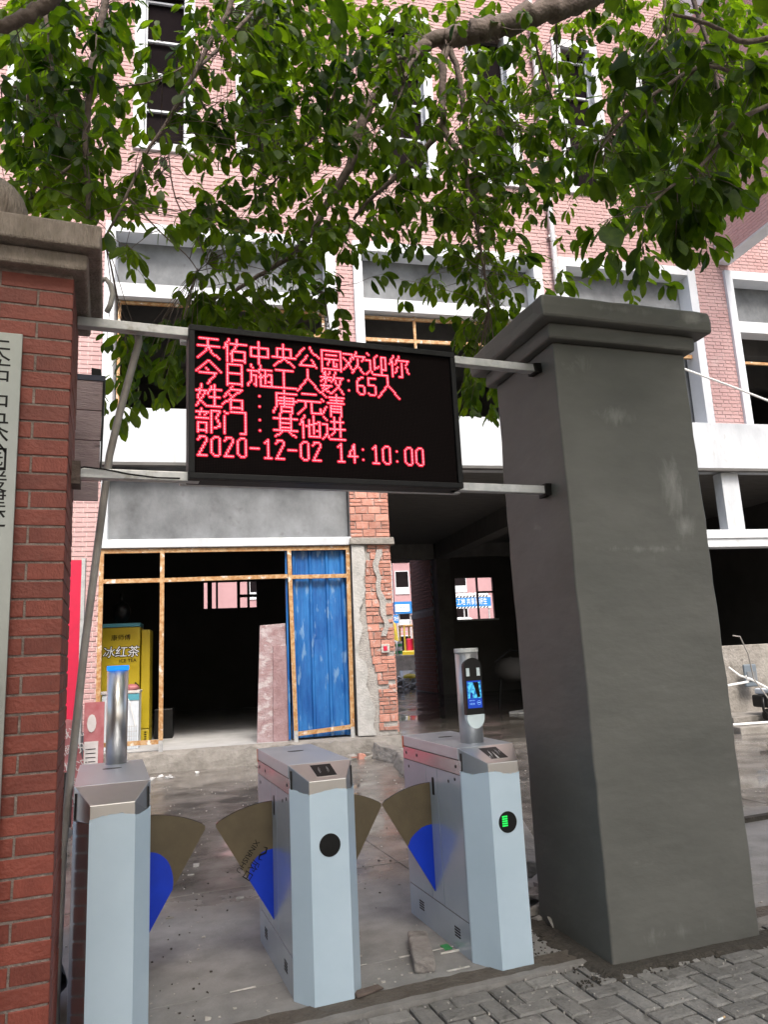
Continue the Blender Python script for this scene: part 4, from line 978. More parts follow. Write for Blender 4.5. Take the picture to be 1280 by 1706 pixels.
def dots(ch):
    out = set()
    for s in G[ch].lower().split():
        p = [(int(s[i], 16), int(s[i+1], 16)) for i in range(0, len(s), 2)]
        for (xa, ya), (xb, yb2) in zip(p[:-1], p[1:]):
            n = max(abs(xb-xa), abs(yb2-ya), 1)
            for i in range(n+1): out.add((round(xa+(xb-xa)*i/n), round(ya+(yb2-ya)*i/n)))
    return out
PX, PZ, DX0, DZ0 = .00751, .0074, .3605, 3.0
m_led = mat('lit_led', (.3, .0, .02), emit=(1, .30, .36), estr=1.4)
m_halo = mat('led_glow_disc', (.2, .0, .01), emit=(1, .0, .04), estr=.36)  # flat glowing disc, painted as red bloom around each lit dot
for r, line in enumerate(['天佑中央公园欢迎你', '今日施工人数.65人', '姓名.唐元清', '部门.其他进', '2020-12-02 14.10.00']):
    lit = set(); cx = 0
    for ch in line:
        wch = 8 if ord(ch) < 128 else 16
        if ch in '.' and r in (2, 3): 
            lit |= {(cx+a+4, c) for a, c in dots(ch)}; cx += 16; continue
        lit |= {(cx+a, c) for a, c in dots(ch)}; cx += wch
    b1, b2 = MB(), MB()
    for (a, c) in lit:
        X, Z = DX0+a*PX, DZ0-(r*16+c)*PZ
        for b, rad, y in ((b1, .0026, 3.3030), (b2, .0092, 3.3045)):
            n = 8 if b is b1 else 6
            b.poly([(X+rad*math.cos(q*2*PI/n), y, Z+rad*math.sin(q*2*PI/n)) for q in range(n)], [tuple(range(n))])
    # glow discs overlap: give each its own tiny step so none is coplanar
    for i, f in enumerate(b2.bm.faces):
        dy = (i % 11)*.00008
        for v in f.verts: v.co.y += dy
    t1 = b1.build('text_line', m_led, ls, kind='stuff'); b2.build('led_glow', m_halo, t1, kind='stuff')
# conduit, hook pipe, cable
b = MB(); b.tube([(.105, 3.42, 3.03), (.108, 3.43, 2.99), (.095, 3.45, 2.94), (.03, 3.5, 2.66), (-.01, 3.53, 2.46), (-.06, 3.56, 1.95), (-.095, 3.6, 1.6), (-.13, 3.62, 1.15), (-.16, 3.64, .75), (-.17, 3.64, .02)], .017, 10)
b.build('conduit', m_pipe, label='dirty grey conduit slanting down from the upper rail behind the left pillar', cat='conduit', smooth=True)
b = MB(); pp = [at(px, py, 3.75) for px, py in ((168, 468), (176, 465), (184, 474), (188, 490), (184, 508), (178, 520))]
b.tube(pp, .014, 8); b.build('bent_pipe', m_pipe, label='short curved grey pipe end beside the left pillar cap', cat='pipe', smooth=True)
b = MB(); b.tube([at(px, py, 3.33) for px, py in ((122, 782), (140, 778), (175, 782), (215, 790), (262, 796), (300, 797))], .004, 6); b.build('black_cable', m_ink, label='thin black cable drooping along the lower rail by the red pillar', cat='cable')
MB().box(LX+.0, LX+.035, 3.30, 3.42, 2.27, 2.37).build('rusty_bracket', m_bark, label='rusty bracket holding the lower rail on the red pillar', cat='bracket')

# ------------------------------------------------------------------ turnstiles
def turnstile(x0, label, reader, window, tag, W=.31, yl=3.435, cham=.066):
    YF, YB = 3.54, 4.33
    x1 = x0+W
    t = Thing('turnstile', label, 'turnstile', (x0+W/2, 3.9, 0), group='flap turnstiles in a row across the gate')
    MB().box(x0+.004, x1-.004, YF, YB-.003, 0, .975).build('body', m_black, t)
    for sx_, xa, xb in ((-1, x0, x0+.0038), (1, x1-.0038, x1)):
        for (c, d, e, f) in ((YF+.002, YB, .869, .937), (YF+.002, 3.841, .173, .864), (3.846, 3.994, .173, .864), (3.999, YB, .173, .864), (YF+.002, YB, 0.0, .168)):
            MB().box(xa, xb, c, d, e, f).build('side_panel', m_side if e > .5 else m_sidef, t, bevel=.001)
        q = MB()
        for (yy, zz) in ((3.62, .84), (4.12, .905), (4.28, .905), (3.60, .905), (4.25, .83), (3.7, .82), (3.66, .975)): q.cyl((x0-.0015 if sx_ < 0 else x1-.001, yy, zz), (x0+.001 if sx_ < 0 else x1+.0015, yy, zz), .0085, None, 10)
        q.build('screws', m_ink, t, kind='stuff')
        xs = (x0-.0012, x0+.001) if sx_ < 0 else (x1-.001, x1+.0012)
        MB().prism([(3.905+.014*math.cos(a*PI/6), .80+.014*math.sin(a*PI/6)) for a in range(7)]+[(3.891, .72), (3.919, .72)], *xs, axis='x').build('slot', m_ink, t)
        for yy in (3.70, 4.16):
            v = MB()
            for k in range(4): v.box(xs[0], xs[1], yy-.032, yy+.032, .066+k*.013, .073+k*.013)
            v.build('vent', m_ink, t, kind='stuff')
    MB().box(x0+.004, x1-.004, YB-.0029, YB, 0, .938).build('rear_panel', m_side, t)
    # lid
    MB().box(x0-.002, x1+.002, YF+.024, YB+.002, .942, 1.0).build('lid', m_lid, t, bevel=.003)
    for xx in (x0-.003, x1): 
        MB().box(xx, xx+.003, YB-.02, YB+.003, .93, .998).build('edge_guard', m_orange, t)
    cxx = (x0+x1)/2
    v = MB(); v.prism([(cxx+.045*math.cos(a*PI/12), 4.06+.02*math.sin(a*PI/12)) for a in range(24)], 1.0005, 1.0015); v.build('lamp_lens', m_black, t)
    # visor: sloped nose of bare steel
    f0, f1 = x0+cham, x1-cham
    vs = [(x0, YF+.022, 1.0), (x1, YF+.022, 1.0), (f1, yl, .936), (f0, yl, .936), (x0, YF, .868), (x1, YF, .868), (f1, yl, .868), (f0, yl, .868), (x0, YF+.022, .868), (x1, YF+.022, .868)]
    v = MB(); v.poly(vs, [(0, 1, 2, 3), (3, 2, 6, 7), (0, 3, 7, 4, 8), (1, 9, 5, 6, 2), (4, 7, 6, 5), (8, 4, 5, 9), (0, 8, 9, 1)])
    nose = v.build('nose', m_steel, t, bevel=.0025)
    # front cover under its protective film, top edge torn
    def wall(off, ztop, jag):
        pl = ([] if tag == 'left' else [(x0-off, YF+.01), (x0-off, YF-off*.4)])+[(f0-off*.4, yl-off), (f1+off*.4, yl-off), (x1+off, YF-off*.4), (x1+off, YF+.01)]
        b = MB(); dense = []
        for (p, q) in zip(pl[:-1], pl[1:]):
            L = math.dist(p, q); n = max(1, int(L/.012))
            for i in range(n): dense.append((p[0]+(q[0]-p[0])*i/n, p[1]+(q[1]-p[1])*i/n))
        dense.append(pl[-1]); vs, fs = [], []; zt = ztop
        for i, p in enumerate(dense):
            zt = ztop+(R.uniform(-.004, .004)+.009*math.sin(i*.33+x0*9))*jag
            vs += [(p[0], p[1], .0 if not jag else .002), (p[0], p[1], zt)]
        for i in range(len(dense)-1): fs.append((2*i, 2*i+2, 2*i+3, 2*i+1))
        b.poly(vs, fs); return b
    core = MB().prism([(x0+.001, YF), (f0, yl), (f1, yl), (x1-.001, YF)], 0, .866).build('front_cover', m_side, t)
    wall(.0022, .888, 1).build('protective_film', m_film, t)
    # reader on the slope
    sl_ = (Vector((0, YF+.022, 1.0))-Vector((0, yl, .936))); slope_n = Vector((0, -sl_.z, sl_.y)).normalized()
    def onslope(x, k, lift): p = Vector((x, yl, .936))+sl_*k+slope_n*lift; return p
    if reader:
        a, c = cxx-.052, cxx+.048
        pts4 = [onslope(a+.01, .22, .0012), onslope(c+.006, .22, .0012), onslope(c-.004, .86, .0012), onslope(a-.004, .86, .0012)]
        low = [p-slope_n*.003 for p in pts4]
        fr2 = MB(); cen = sum(pts4, Vector())/4
        big = [cen+(p-cen)*1.09-slope_n*.0004 for p in pts4]; bl = [p-slope_n*.002 for p in big]
        fr2.poly([tuple(p) for p in big+bl], [(0, 1, 2, 3), (7, 6, 5, 4), (0, 1, 5, 4), (1, 2, 6, 5), (2, 3, 7, 6), (3, 0, 4, 7)])
        rd = fr2.build('card_reader', m_steel, t)
        MB().poly([tuple(p) for p in pts4+low], [(0, 1, 2, 3), (7, 6, 5, 4), (0, 1, 5, 4), (1, 2, 6, 5), (2, 3, 7, 6), (3, 0, 4, 7)]).build('reader_glass', m_black, rd)
        b = MB()
        for sgn in (-1, 1):
            for rr in (.007, .012):
                arc = [onslope(cxx+sgn*(.012+rr*math.cos(q)), .55+.13*rr/.012*math.sin(q)*1.4, .0018) for q in (-1, -.5, 0, .5, 1)]
                b.tube(arc, .0007, 4)
        b.build('wave_icon', m_pole, rd, kind='stuff')
        if tag == 'right':
            b = MB()
            for k in range(5):
                q = [onslope(a+.02*k+R.uniform(0, .02), R.uniform(.2, .85), .002) for _ in range(3)]
                b.poly([tuple(p) for p in q], [(0, 1, 2)])
            b.build('torn_film', m_pole, rd, kind='stuff')
    if window:
        zc = .655
        disc = MB(); disc.cyl((cxx+.0, yl-.0045, zc), (cxx+.0, yl-.001, zc), .050, None, 32); dd = disc.build('window_disc', m_black, t)
        if window == 'green':
            b = MB()
            for i in range(4):
                for k in range(5):
                    X, Z = cxx-.03+i*.0075, zc-.018+k*.0105; b.box(X, X+.0055, yl-.0052, yl-.0046, Z, Z+.0065)
            b.build('green_digits', mat('green_led', (.0, .2, .03), emit=(.02, 1, .12), estr=.6), dd, kind='stuff')
    return t, x0, x1
def wing(t, xh, side, blue, text=False, YW=3.95):
    """flap wing: acrylic sector, kraft film above, blue film below"""
    ax, az, rad, half = xh, .215, .565, math.radians(31)
    S = lambda a, r: (ax+side*r*math.sin(a), az+r*math.cos(a))
    arc = [S(half*i/14, rad) for i in range(14)]+[S(half-.012, rad-.004), S(half, rad-.014)]
    MB().prism([(ax, az-.0)]+arc[:0:-1]+[(ax, az+rad)], YW, YW+.009, 'y').build('wing', mat('acrylic', (.02, .02, .022), rough=.1), t)
    wg = t_last = None
    e0 = blue[0]; b0_ = blue[1]
    curve = [S(half, e0)]
    for i in range(1, 12):
        k = i/12; a = half*(1-k)
        curve.append(S(a, e0+(b0_-e0)*(1-(1-k)**2.2)+R.uniform(-.002, .002)))
    curve.append((ax, az+b0_))
    MB().prism([(ax, az)]+curve, YW-.0012, YW-.0002, 'y').build('blue_film', m_blue, t)
    kf = MB().prism(curve+[(ax, az+rad-.002)]+[(p[0], p[1]-.002) for p in arc[1:]], YW-.0012, YW-.0002, 'y').build('kraft_film', m_kraft, t)
    if text:
        Xr = Vector((-.6, 0, -.8)); Yr = Vector((.8, 0, -.6))
        base = Vector((ax-.128, YW-.0016, .530))
        text_part('printed_text', 'XINRISHU', m_ink, kf, base, .040, Xr, Yr, depth=.0002, squash=.95)
        text_part('printed_text', '欣日', m_ink, kf, base+Vector((.012, 0, -.068)), .052, Xr, Yr, depth=.0002)
        b = MB(); c0 = base+Vector((.073, -.0004, .004))
        cr = [c0+Xr*(-.028)+Yr*(-.012), c0+Xr*(-.034)+Yr*(.006), c0+Xr*(-.012)+Yr*.014, c0+Xr*.012+Yr*(-.006), c0+Xr*.03+Yr*.0, c0+Xr*.026+Yr*.018]
        b.tube(cr, [.001, .003, .005, .005, .003, .001], 6); b.build('printed_logo', m_ink, kf)
    return kf
tL, a0_, a1_ = turnstile(-.120, 'left flap turnstile with round steel column topped by a blue light', False, None, 'left')
tM, b0m, b1m = turnstile(.812, 'middle flap turnstile with card reader and blank black round window', True, 'blank', 'mid')
tR, c0r, c1r = turnstile(1.70, 'right flap turnstile with face terminal and green digits in its round window', True, 'green', 'right', W=.325, yl=3.39, cham=.078)
wing(tL, a1_+.001, 1, (.25, .40))
wing(tM, b0m-.001, -1, (.245, .335), text=True)
wing(tM, b1m+.001, 1, (.2, .25))
wing(tR, c0r-.001, -1, (.29, .345))
# column with blue light
cl = Thing('status_column', 'round brushed steel column with glowing blue top on the left turnstile', 'column', (.056, 4.26, 1.0))
MB().cyl((.056, 4.26, 1.0), (.056, 4.26, 1.475), .0535, None, 40).build('tube', m_steel, cl, smooth=False)
for p in cl.o.children[0].data.polygons: p.use_smooth = len(p.vertices) == 4
MB().cyl((.056, 4.26, 1.4752), (.056, 4.26, 1.500), .0565, None, 40).build('light_ring', mat('blue_light', (.0, .05, .3), emit=(.012, .25, 1), estr=.6), cl, bevel=.004)
# face terminal
ftm = Thing('face_terminal', 'face recognition terminal with lit blue screen on the right turnstile', 'terminal', (1.872, 3.735, 1.0))
TX, TY, TR = 1.872, 3.735, .064
o = MB().cyl((TX, TY, 1.0), (TX, TY, 1.478), TR, None, 40).build('tube', mat('terminal_metal', (.50, .51, .53), rough=.33, metal=.8), ftm)
for p in o.data.polygons: p.use_smooth = len(p.vertices) == 4
MB().cyl((TX, TY, 1.4785), (TX, TY, 1.502), TR+.003, None, 40).build('cap', mat('terminal_cap', (.5, .52, .52), rough=.4), ftm, bevel=.003)
def strip(pts2, y, th, m, name, par, bev=0):
    return MB().prism(pts2, y-th, y, 'y').build(name, m, par, bevel=bev)
hw_ = .053; yf = TY-.066
arch = [(TX+hw_*math.cos(a*PI/12), 1.405+.045*math.sin(a*PI/12)) for a in range(13)]
face = strip([(TX+hw_, 1.15)]+arch+[(TX-hw_, 1.15)], yf+.032, .0325, m_black, 'front_glass', ftm)
for p in (TX-.041, TX+.022):
    strip([(p, 1.352), (p+.019, 1.352), (p+.019, 1.395), (p, 1.395)], yf-.0001+.0, .001, m_filmw, 'flash_lens', face)
strip([(TX-hw_, 1.148)]+[(TX-hw_*math.cos(a*PI/12), 1.148-.072*math.sin(a*PI/12)**.8) for a in range(1, 12)]+[(TX+hw_, 1.148)], yf+.032, .0325, m_filmw, 'lower_plate', ftm)
scx0, scx1 = TX-.043, TX+.043
scr = strip([(scx0, 1.183), (scx1, 1.183), (scx1, 1.327), (scx0, 1.327)], yf-.0006, .001, mat('screen_blue', (.0, .01, .1), emit=(.005, .05, .42), estr=.45), 'screen', face)
m_scr = mat('screen_picture', (.0, .1, .2), rough=.3)
e_ = m_scr.node_tree; nz = e_.nodes.new('ShaderNodeTexNoise'); nz.inputs['Scale'].default_value = 60
t2 = e_.nodes.new('ShaderNodeTexCoord'); e_.links.new(t2.outputs['Object'], nz.inputs[0]); r2 = e_.nodes.new('ShaderNodeValToRGB')
r2.color_ramp.elements[0].position = .38; r2.color_ramp.elements[0].color = (.0, .06, .3, 1); r2.color_ramp.elements[1].position = .6; r2.color_ramp.elements[1].color = (.12, .65, .9, 1)
e_.links.new(nz.outputs[0], r2.inputs[0]); bs = e_.nodes['Principled BSDF']; e_.links.new(r2.outputs[0], bs.inputs['Emission Color']); bs.inputs['Emission Strength'].default_value = .45
yy = yf-.0018
strip([(scx0+.002, 1.235), (scx1-.002, 1.235), (scx1-.002, 1.319), (scx0+.002, 1.319)], yy, .0004, m_scr, 'screen_picture', face)
strip([(TX-.006, 1.319), (TX+.026, 1.319), (TX+.034, 1.24), (TX+.017, 1.238)], yy-.0005, .0003, m_ink, 'picture_shape', face)
strip([(TX-.028, 1.236), (TX-.010, 1.236), (TX-.013, 1.262), (TX-.019, 1.268), (TX-.025, 1.260)], yy-.0005, .0003, m_blue, 'picture_shape', face)
m_st = mat('screen_text', (.1, .3, .6), emit=(.35, .6, 1), estr=.45)
text_part('screen_text', '14:10', m_st, face, (TX-.018, yy-.0006, 1.205), .014, (1, 0, 0), (0, 0, 1), depth=.0001)
text_part('screen_text', '2020-12-02', m_st, face, (TX-.018, yy-.0006, 1.223), .007, (1, 0, 0), (0, 0, 1), depth=.0001)
b = MB(); ring = [(TX+.024+.011*math.cos(a*PI/10), yy-.0006, 1.210+.011*math.sin(a*PI/10)) for a in range(21)]; b.tube(ring, .0006, 4); b.build('screen_ring', m_st, face)
MB().box(TX+.017, TX+.031, yy-.001, yy-.0006, 1.209, 1.2115).build('screen_bar', m_st, face)

# ------------------------------------------------------------------ street tree
RT_ = random.Random(5)
tr = Thing('street_tree', 'broad-leaved street tree whose branches hang across the top of the gate', 'tree', (6.3, 1.2, -.05))
branches = []          # (list of points, radii)
def br(pix, r_a, r_b, name='branch', seg=8):
    pts = [at(px, py, Y) for (px, py, Y) in pix]
    # smooth the bends a little and add natural wobble
    fine = []
    for i in range(len(pts)-1):
        p0 = pts[max(i-1, 0)]; p1 = pts[i]; p2 = pts[i+1]; p3 = pts[min(i+2, len(pts)-1)]
        for k in range(5):
            t = k/5
            fine.append(.5*((2*p1)+(p2-p0)*t+(2*p0-5*p1+4*p2-p3)*t*t+(3*p1-p0-3*p2+p3)*t**3))
    fine.append(pts[-1])
    n = len(fine); rad = [r_a+(r_b-r_a)*i/(n-1) for i in range(n)]
    rad = [q*(1+RT_.uniform(-.045, .045)) for q in rad]
    fine = [p+Vector((RT_.uniform(-1, 1), RT_.uniform(-1, 1), RT_.uniform(-1, 1)))*q*.25 for p, q in zip(fine, rad)]
    MB().tube(fine, rad, seg).build(name, m_bark, tr, smooth=True)
    branches.append((fine, rad)); return fine
e0 = at(1010, -22, 4.3)
TP = [Vector((6.3, 1.2, -.05)), Vector((6.3, 1.25, 1.2)), Vector((6.25, 1.3, 2.8)), Vector((6.2, 1.4, 4.4)), Vector((6.1, 1.9, 6.0)), Vector((5.6, 3.0, 7.2)), Vector((4.9, 3.8, 7.6))]
MB().tube(TP+[at(1120, -110, 4.2), e0], [.27, .23, .20, .18, .16, .14, .12, .11, .10], 14).build('trunk', m_bark, tr, smooth=True)
MB().tube([TP[3], Vector((5.9, .3, 5.6)), Vector((5.0, -1.2, 6.8)), Vector((3.6, -3, 7.6))], [.16, .12, .09, .05], 10).build('branch', m_bark, tr, smooth=True)
MB().tube([TP[3], Vector((4.4, .9, 5.6)), Vector((2.6, .6, 6.4)), Vector((.6, .8, 6.8)), Vector((-1.6, 1.5, 6.9))], [.15, .12, .09, .07, .04], 10).build('branch', m_bark, tr, smooth=True)
br([(1010, -22, 4.3), (960, 2, 4.3), (900, 22, 4.35), (850, 38, 4.4), (800, 52, 4.45), (765, 60, 4.5), (740, 68, 4.5)], .098, .078, seg=14)
k0 = br([(752, 66, 4.48), (725, 66, 4.52), (700, 82, 4.55), (668, 108, 4.6), (640, 142, 4.65), (618, 170, 4.7), (600, 215, 4.75), (588, 265, 4.8), (565, 310, 4.85), (535, 360, 4.9), (510, 400, 4.9), (478, 432, 4.95), (430, 460, 5.0), (385, 490, 5.05)], .062, .012, seg=12)
br([(745, 72, 4.5), (738, 110, 4.5), (737, 160, 4.5), (735, 215, 4.5), (700, 255, 4.6), (660, 295, 4.7), (620, 330, 4.8), (590, 365, 4.9)], .036, .012)
br([(736, 210, 4.5), (750, 235, 4.45), (773, 262, 4.4)], .03, .018)
br([(748, 75, 4.5), (762, 115, 4.5), (772, 170, 4.5), (776, 240, 4.5), (778, 300, 4.5), (790, 350, 4.5), (800, 410, 4.5), (808, 460, 4.5), (815, 520, 4.5)], .026, .007)
br([(700, 85, 4.55), (680, 115, 4.4), (665, 165, 4.4), (645, 210, 4.4)], .018, .008)
br([(690, 88, 4.55), (640, 105, 4.5), (600, 130, 4.5), (560, 150, 4.5), (510, 160, 4.6), (470, 180, 4.7)], .016, .006)
br([(560, 150, 4.5), (540, 200, 4.6), (510, 245, 4.7), (475, 285, 4.8), (430, 330, 4.9)], .012, .006)
br([(182, -20, 4.3), (172, 20, 4.3), (160, 70, 4.25), (152, 130, 4.2), (146, 200, 4.2), (142, 250, 4.2), (146, 310, 4.2), (147, 368, 4.2)], .026, .013)
br([(70, -10, 4.4), (78, 40, 4.4), (86, 110, 4.4), (91, 180, 4.4), (105, 230, 4.4)], .017, .007)
br([(-20, 52, 3.6), (25, 38, 3.6), (60, 18, 3.6), (85, 0, 3.6), (120, -30, 3.6)], .03, .04, seg=10)
br([(392, -12, 4.4), (375, 30, 4.4), (350, 70, 4.4), (325, 120, 4.4), (300, 165, 4.4), (275, 210, 4.4), (250, 245, 4.4), (225, 295, 4.4), (200, 350, 4.4), (174, 398, 4.4)], .018, .007)
br([(450, -5, 4.6), (420, 25, 4.6), (380, 65, 4.6), (345, 100, 4.5), (325, 120, 4.4)], .018, .01)
br([(25, 352, 4.6), (60, 325, 4.6), (95, 295, 4.6), (140, 262, 4.6), (175, 245, 4.5)], .013, .007)
br([(-10, 142, 4.6), (60, 148, 4.6), (130, 150, 4.6), (200, 145, 4.6), (260, 135, 4.6), (305, 112, 4.6)], .005, .007, seg=5)
br([(322, 148, 4.4), (345, 185, 4.5), (370, 225, 4.6), (400, 262, 4.7), (450, 300, 4.8)], .010, .005)
br([(1300, 170, 2.6), (1230, 200, 2.55), (1195, 245, 2.5), (1165, 280, 2.5), (1120, 310, 2.45), (1080, 345, 2.4)], .014, .006)
br([(1260, 140, 2.7), (1180, 110, 2.6), (1100, 150, 2.5), (1040, 200, 2.5), (1000, 250, 2.5)], .012, .005)
br([(1110, -10, 4.2), (1100, 60, 4.2), (1060, 110, 4.3), (1040, 170, 4.4), (1010, 230, 4.5)], .012, .006)
br([(1150, -20, 3.8), (1165, 30, 3.8), (1185, 90, 3.8), (1200, 160, 3.8)], .02, .01)
br([(880, 36, 4.4), (893, 75, 4.5), (905, 120, 4.6), (930, 190, 4.7), (945, 250, 4.8)], .012, .005)
br([(928, 12, 4.4), (928, 100, 4.5), (935, 170, 4.6), (945, 225, 4.7)], .008, .004, seg=6)
br([(800, 160, 4.6), (840, 205, 4.7), (880, 222, 4.8), (940, 226, 4.9), (1000, 235, 5)], .008, .004, seg=6)
br([(1290, 60, 2.9), (1240, 70, 2.9), (1180, 40, 2.8), (1120, 25, 2.8)], .02, .008)
br([(280, 250, 4.8), (292, 330, 4.8), (330, 400, 4.8), (345, 440, 4.8)], .006, .004, seg=5)
br([(215, 330, 4.8), (265, 385, 4.8), (310, 425, 4.8), (330, 452, 4.8)], .007, .003, seg=5)
br([(540, 470, 5.1), (545, 520, 5.1), (552, 560, 5.1), (562, 590, 5.1)], .006, .004, seg=5)
GRID = """78857413648898887764433467887899
89758404648899887755445557778999
79758515527899898656665557889999
58777515527999887566667635778999
68877303568899876567788856889999
78987302688998866578888878899998
89986203657897666678998889999998
68887420144565566688998747899997
47887741565675657899865226899974
00023215886787766678874124588720
00000401334677454677654254376510
00000200443575114546753352422100
00000004567786001335752000200000
00000005777875400046730000000000
00002566000000000036600000000000
00001666000000000005600000000000
00003645000000000007600000000000
00003400000000000004300000000000""".split()
def leaf_mesh(L, W, name, m, drop=.14):
    """one leaf: midrib fold, curved tip, wavy blade; base at origin, tip along +x"""
    b = MB(); prof = [(0, .0), (.1, .30), (.3, .78), (.55, 1.0), (.78, .78), (.92, .38), (1.0, 0)]
    vs = []
    for i, (t, q) in enumerate(prof):
        z = -drop*L*t*t; f = .10*W*q
        vs += [(L*t, 0, z), (L*t, W/2*q, z+f+.02*W*math.sin(i*2)), (L*t, -W/2*q, z+f-.02*W*math.sin(i*2.3))]
    fs = []
    for i in range(len(prof)-1):
        a = i*3; fs += [(a, a+3, a+4, a+1), (a, a+2, a+5, a+3)]
    b.poly(vs, fs); bmesh.ops.remove_doubles(b.bm, verts=b.bm.verts, dist=1e-5)
    # thin stalk
    b.poly([(-.02, -.0008, .003), (-.02, .0008, .003), (0, .0008, 0), (0, -.0008, 0)], [(0, 1, 2, 3)])
    me = bpy.data.meshes.new(name); b.bm.to_mesh(me); b.bm.free(); me.materials.append(m)
    for p in me.polygons: p.use_smooth = True
    return me
LM = [leaf_mesh(1, w_, 'leaf', m_leaf, d_) for w_, d_ in ((.50, .10), (.56, .26), (.44, .38), (.60, .05))]
samples = []
for pts, rad in branches:
    for p in pts: samples.append(p)
leaves = []           # matrix, size, y
twigs = MB()
def whorl(c, size, n, droop):
    # twig back to the nearest limb
    best = min(samples, key=lambda q: (q-c).length_squared*(1 if q.z > c.z-.05 else 2.5))
    d = (best-c).length
    ax = (c-best).normalized() if d > 1e-4 else Vector((0, 0, -1))
    if d < .9:
        mid = best.lerp(c, .5)+Vector((RT_.uniform(-.05, .05), RT_.uniform(-.05, .05), RT_.uniform(0, .09)))*min(1, d)
        q1 = best.lerp(mid, .5)+Vector((0, 0, .02)); q2 = mid.lerp(c, .5)+Vector((0, 0, .01))
        twigs.tube([best, q1, mid, q2, c], [.0032, .003, .0024, .002, .0014], 4)
        ax = (c-q2).normalized()
    dirn = (ax+Vector((0, 0, -.5))).normalized()
    for i in range(n):
        th = i*2.4+RT_.uniform(-.4, .4)
        side = Vector((math.cos(th), math.sin(th), 0))
        base = c-ax*RT_.uniform(0, .16)*min(1, d*2)
        v = (dirn*RT_.uniform(.2, 1.0)+side*RT_.uniform(.5, 1.1)+Vector((0, 0, -droop*RT_.uniform(.3, 1)))).normalized()
        up_ = (Vector((RT_.uniform(-.5, .5), RT_.uniform(-.5, .5), 1))).normalized()
        yv = up_.cross(v).normalized(); zv = v.cross(yv)
        s_ = size*RT_.uniform(.55, 1.15)
        m_ = Matrix(((v.x*s_, yv.x*s_, zv.x*s_, base.x+v.x*.02), (v.y*s_, yv.y*s_, zv.y*s_, base.y+v.y*.02), (v.z*s_, yv.z*s_, zv.z*s_, base.z+v.z*.02), (0, 0, 0, 1)))
        leaves.append((m_, RT_.randrange(4), base.y/s_, False))
for r, line in enumerate(GRID):
    for c_, ch in enumerate(line):
        d = int(ch)
        if not d: continue
        near = c_ >= 24 and 2 <= r <= 11
        nw = d*.62*(1.45 if d > 7 else 1.15 if d > 5 else .9)*(1.1 if near else 1)
        nw = int(nw)+(1 if RT_.random() < nw % 1 else 0)
        for _ in range(nw):
            px, py = c_*40+RT_.uniform(0, 40), r*40+RT_.uniform(-4, 32)
            if r >= 14: Y = RT_.uniform(4.7, 5.4)
            elif r >= 12: Y = RT_.uniform(4.7, 5.6)
            elif near and RT_.random() < .20: Y = RT_.uniform(2.3, 3.0)
            else: Y = RT_.uniform(3.9, 5.9)
            whorl(at(px, py, Y), RT_.uniform(.10, .15) if Y > 3.1 else RT_.uniform(.12, .17), RT_.choice((5, 6, 6, 7)), .7)
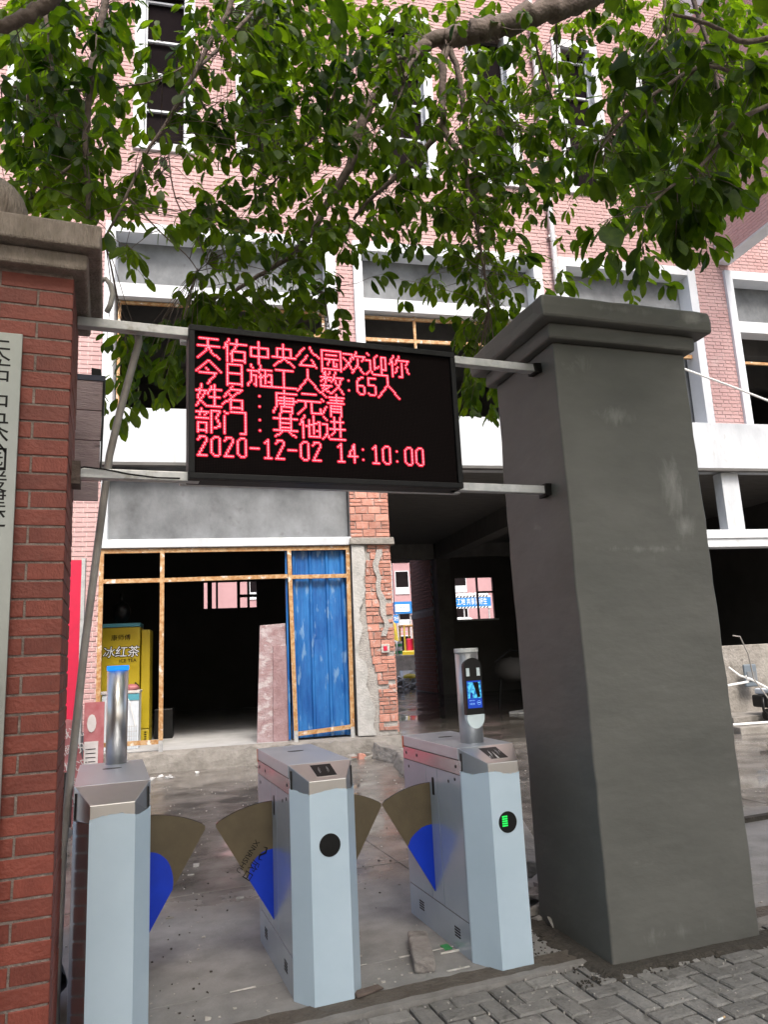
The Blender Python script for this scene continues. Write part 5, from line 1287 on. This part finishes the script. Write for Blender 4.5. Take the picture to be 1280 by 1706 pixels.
# unseen crown above and behind the viewpoint, its density set to shade the gate
mass = []
RC = random.Random(9)
for _ in range(5600):
    X, Y = RC.uniform(-8, 10), RC.uniform(-8, 3.4)
    zlow = 1.5+max(0, Y)*1.35+ .9
    Z = RC.uniform(5.0, 7.6)
    # stay out of the picture: above the top edge of the view
    v = Vector((X, Y, Z-EYE)); dd = v.dot(FW)
    if dd > .3 and abs(v.dot(RT)/dd*FPX) < 720 and v.dot(UP)/dd*FPX < 950: continue
    if v.length < 3.2: continue
    mass.append((X, Y, Z))
for (X, Y, Z) in mass:
    s_ = RC.uniform(.16, .24)
    for _ in range(4):
        v = Vector((RC.uniform(-1, 1), RC.uniform(-1, 1), RC.uniform(-.8, .3))).normalized()
        yv = Vector((RC.uniform(-.5, .5), RC.uniform(-.5, .5), 1)).cross(v).normalized(); zv = v.cross(yv)
        b0 = Vector((X, Y, Z))+Vector((RC.gauss(0, .16), RC.gauss(0, .16), RC.gauss(0, .12)))
        m_ = Matrix(((v.x*s_, yv.x*s_, zv.x*s_, b0.x), (v.y*s_, yv.y*s_, zv.y*s_, b0.y), (v.z*s_, yv.z*s_, zv.z*s_, b0.z), (0, 0, 0, 1)))
        leaves.append((m_, RC.randrange(4), 1e9, True))
twigs.build('twigs', m_bark, tr, kind='stuff')
# the 300 leaves that show largest are pieces of their own, the others one mass
leaves.sort(key=lambda q: q[2])
for (m_, k, _, _2) in leaves[:300]:
    o = bpy.data.objects.new('leaf', LM[k]); col.objects.link(o); o.parent = tr.o; o.matrix_local = tr.inv @ m_
co, fc = [], []
import numpy as np
base_v = [np.array([v.co[:] for v in me.vertices]) for me in LM]
base_f = [[tuple(p.vertices) for p in me.polygons] for me in LM]
nv = 0; V_, F_ = [], []
for (m_, k, _, _2) in leaves[300:]:
    A = np.array(tr.inv @ m_); v = base_v[k] @ A[:3, :3].T + A[:3, 3]
    V_.append(v); F_ += [tuple(i+nv for i in f) for f in base_f[k]]; nv += len(v)
me = bpy.data.meshes.new('foliage'); me.from_pydata(np.concatenate(V_).tolist(), [], F_); me.materials.append(m_leafs)
for p in me.polygons: p.use_smooth = True
o = bpy.data.objects.new('foliage', me); col.objects.link(o); o.parent = tr.o; o['kind'] = 'stuff'
print('leaves', len(leaves), 'branches', len(branches))

# dark clutter between the left pillar and the left turnstile
b = MB(); b.tube([(-.17, 3.9, 1.02), (-.19, 3.95, .6), (-.23, 3.95, .02)], .014, 8); b.tube([(-.42, 3.98, .78), (-.22, 3.98, .80), (-.19, 3.97, .95)], .011, 8); b.tube([(-.42, 4.0, .55), (-.2, 3.98, .53)], .011, 8)
b.build('rod_frame', m_black, label='black tubular frame standing in the gap beside the left turnstile', cat='frame', smooth=True)
b = MB(); b.box(-.42, -.17, 3.8, 4.05, .30, .42, j=.01); b.build('dark_crate', m_black, label='low dark board wedged behind the red pillar', cat='board')
MB().sphere((-.3, 3.9, .14), .15, 1.1, 1, 1, 14, .14).build('black_bag', m_black, label='black bag slumped on the ground behind the left turnstile', cat='bag', smooth=True)
MB().sphere((-.3, 4.6, .62), .11, 1.4, 1, .6, 12, .12).build('grey_bag', m_pole, label='small grey bag hanging in the black frame by the left turnstile', cat='bag', smooth=True)
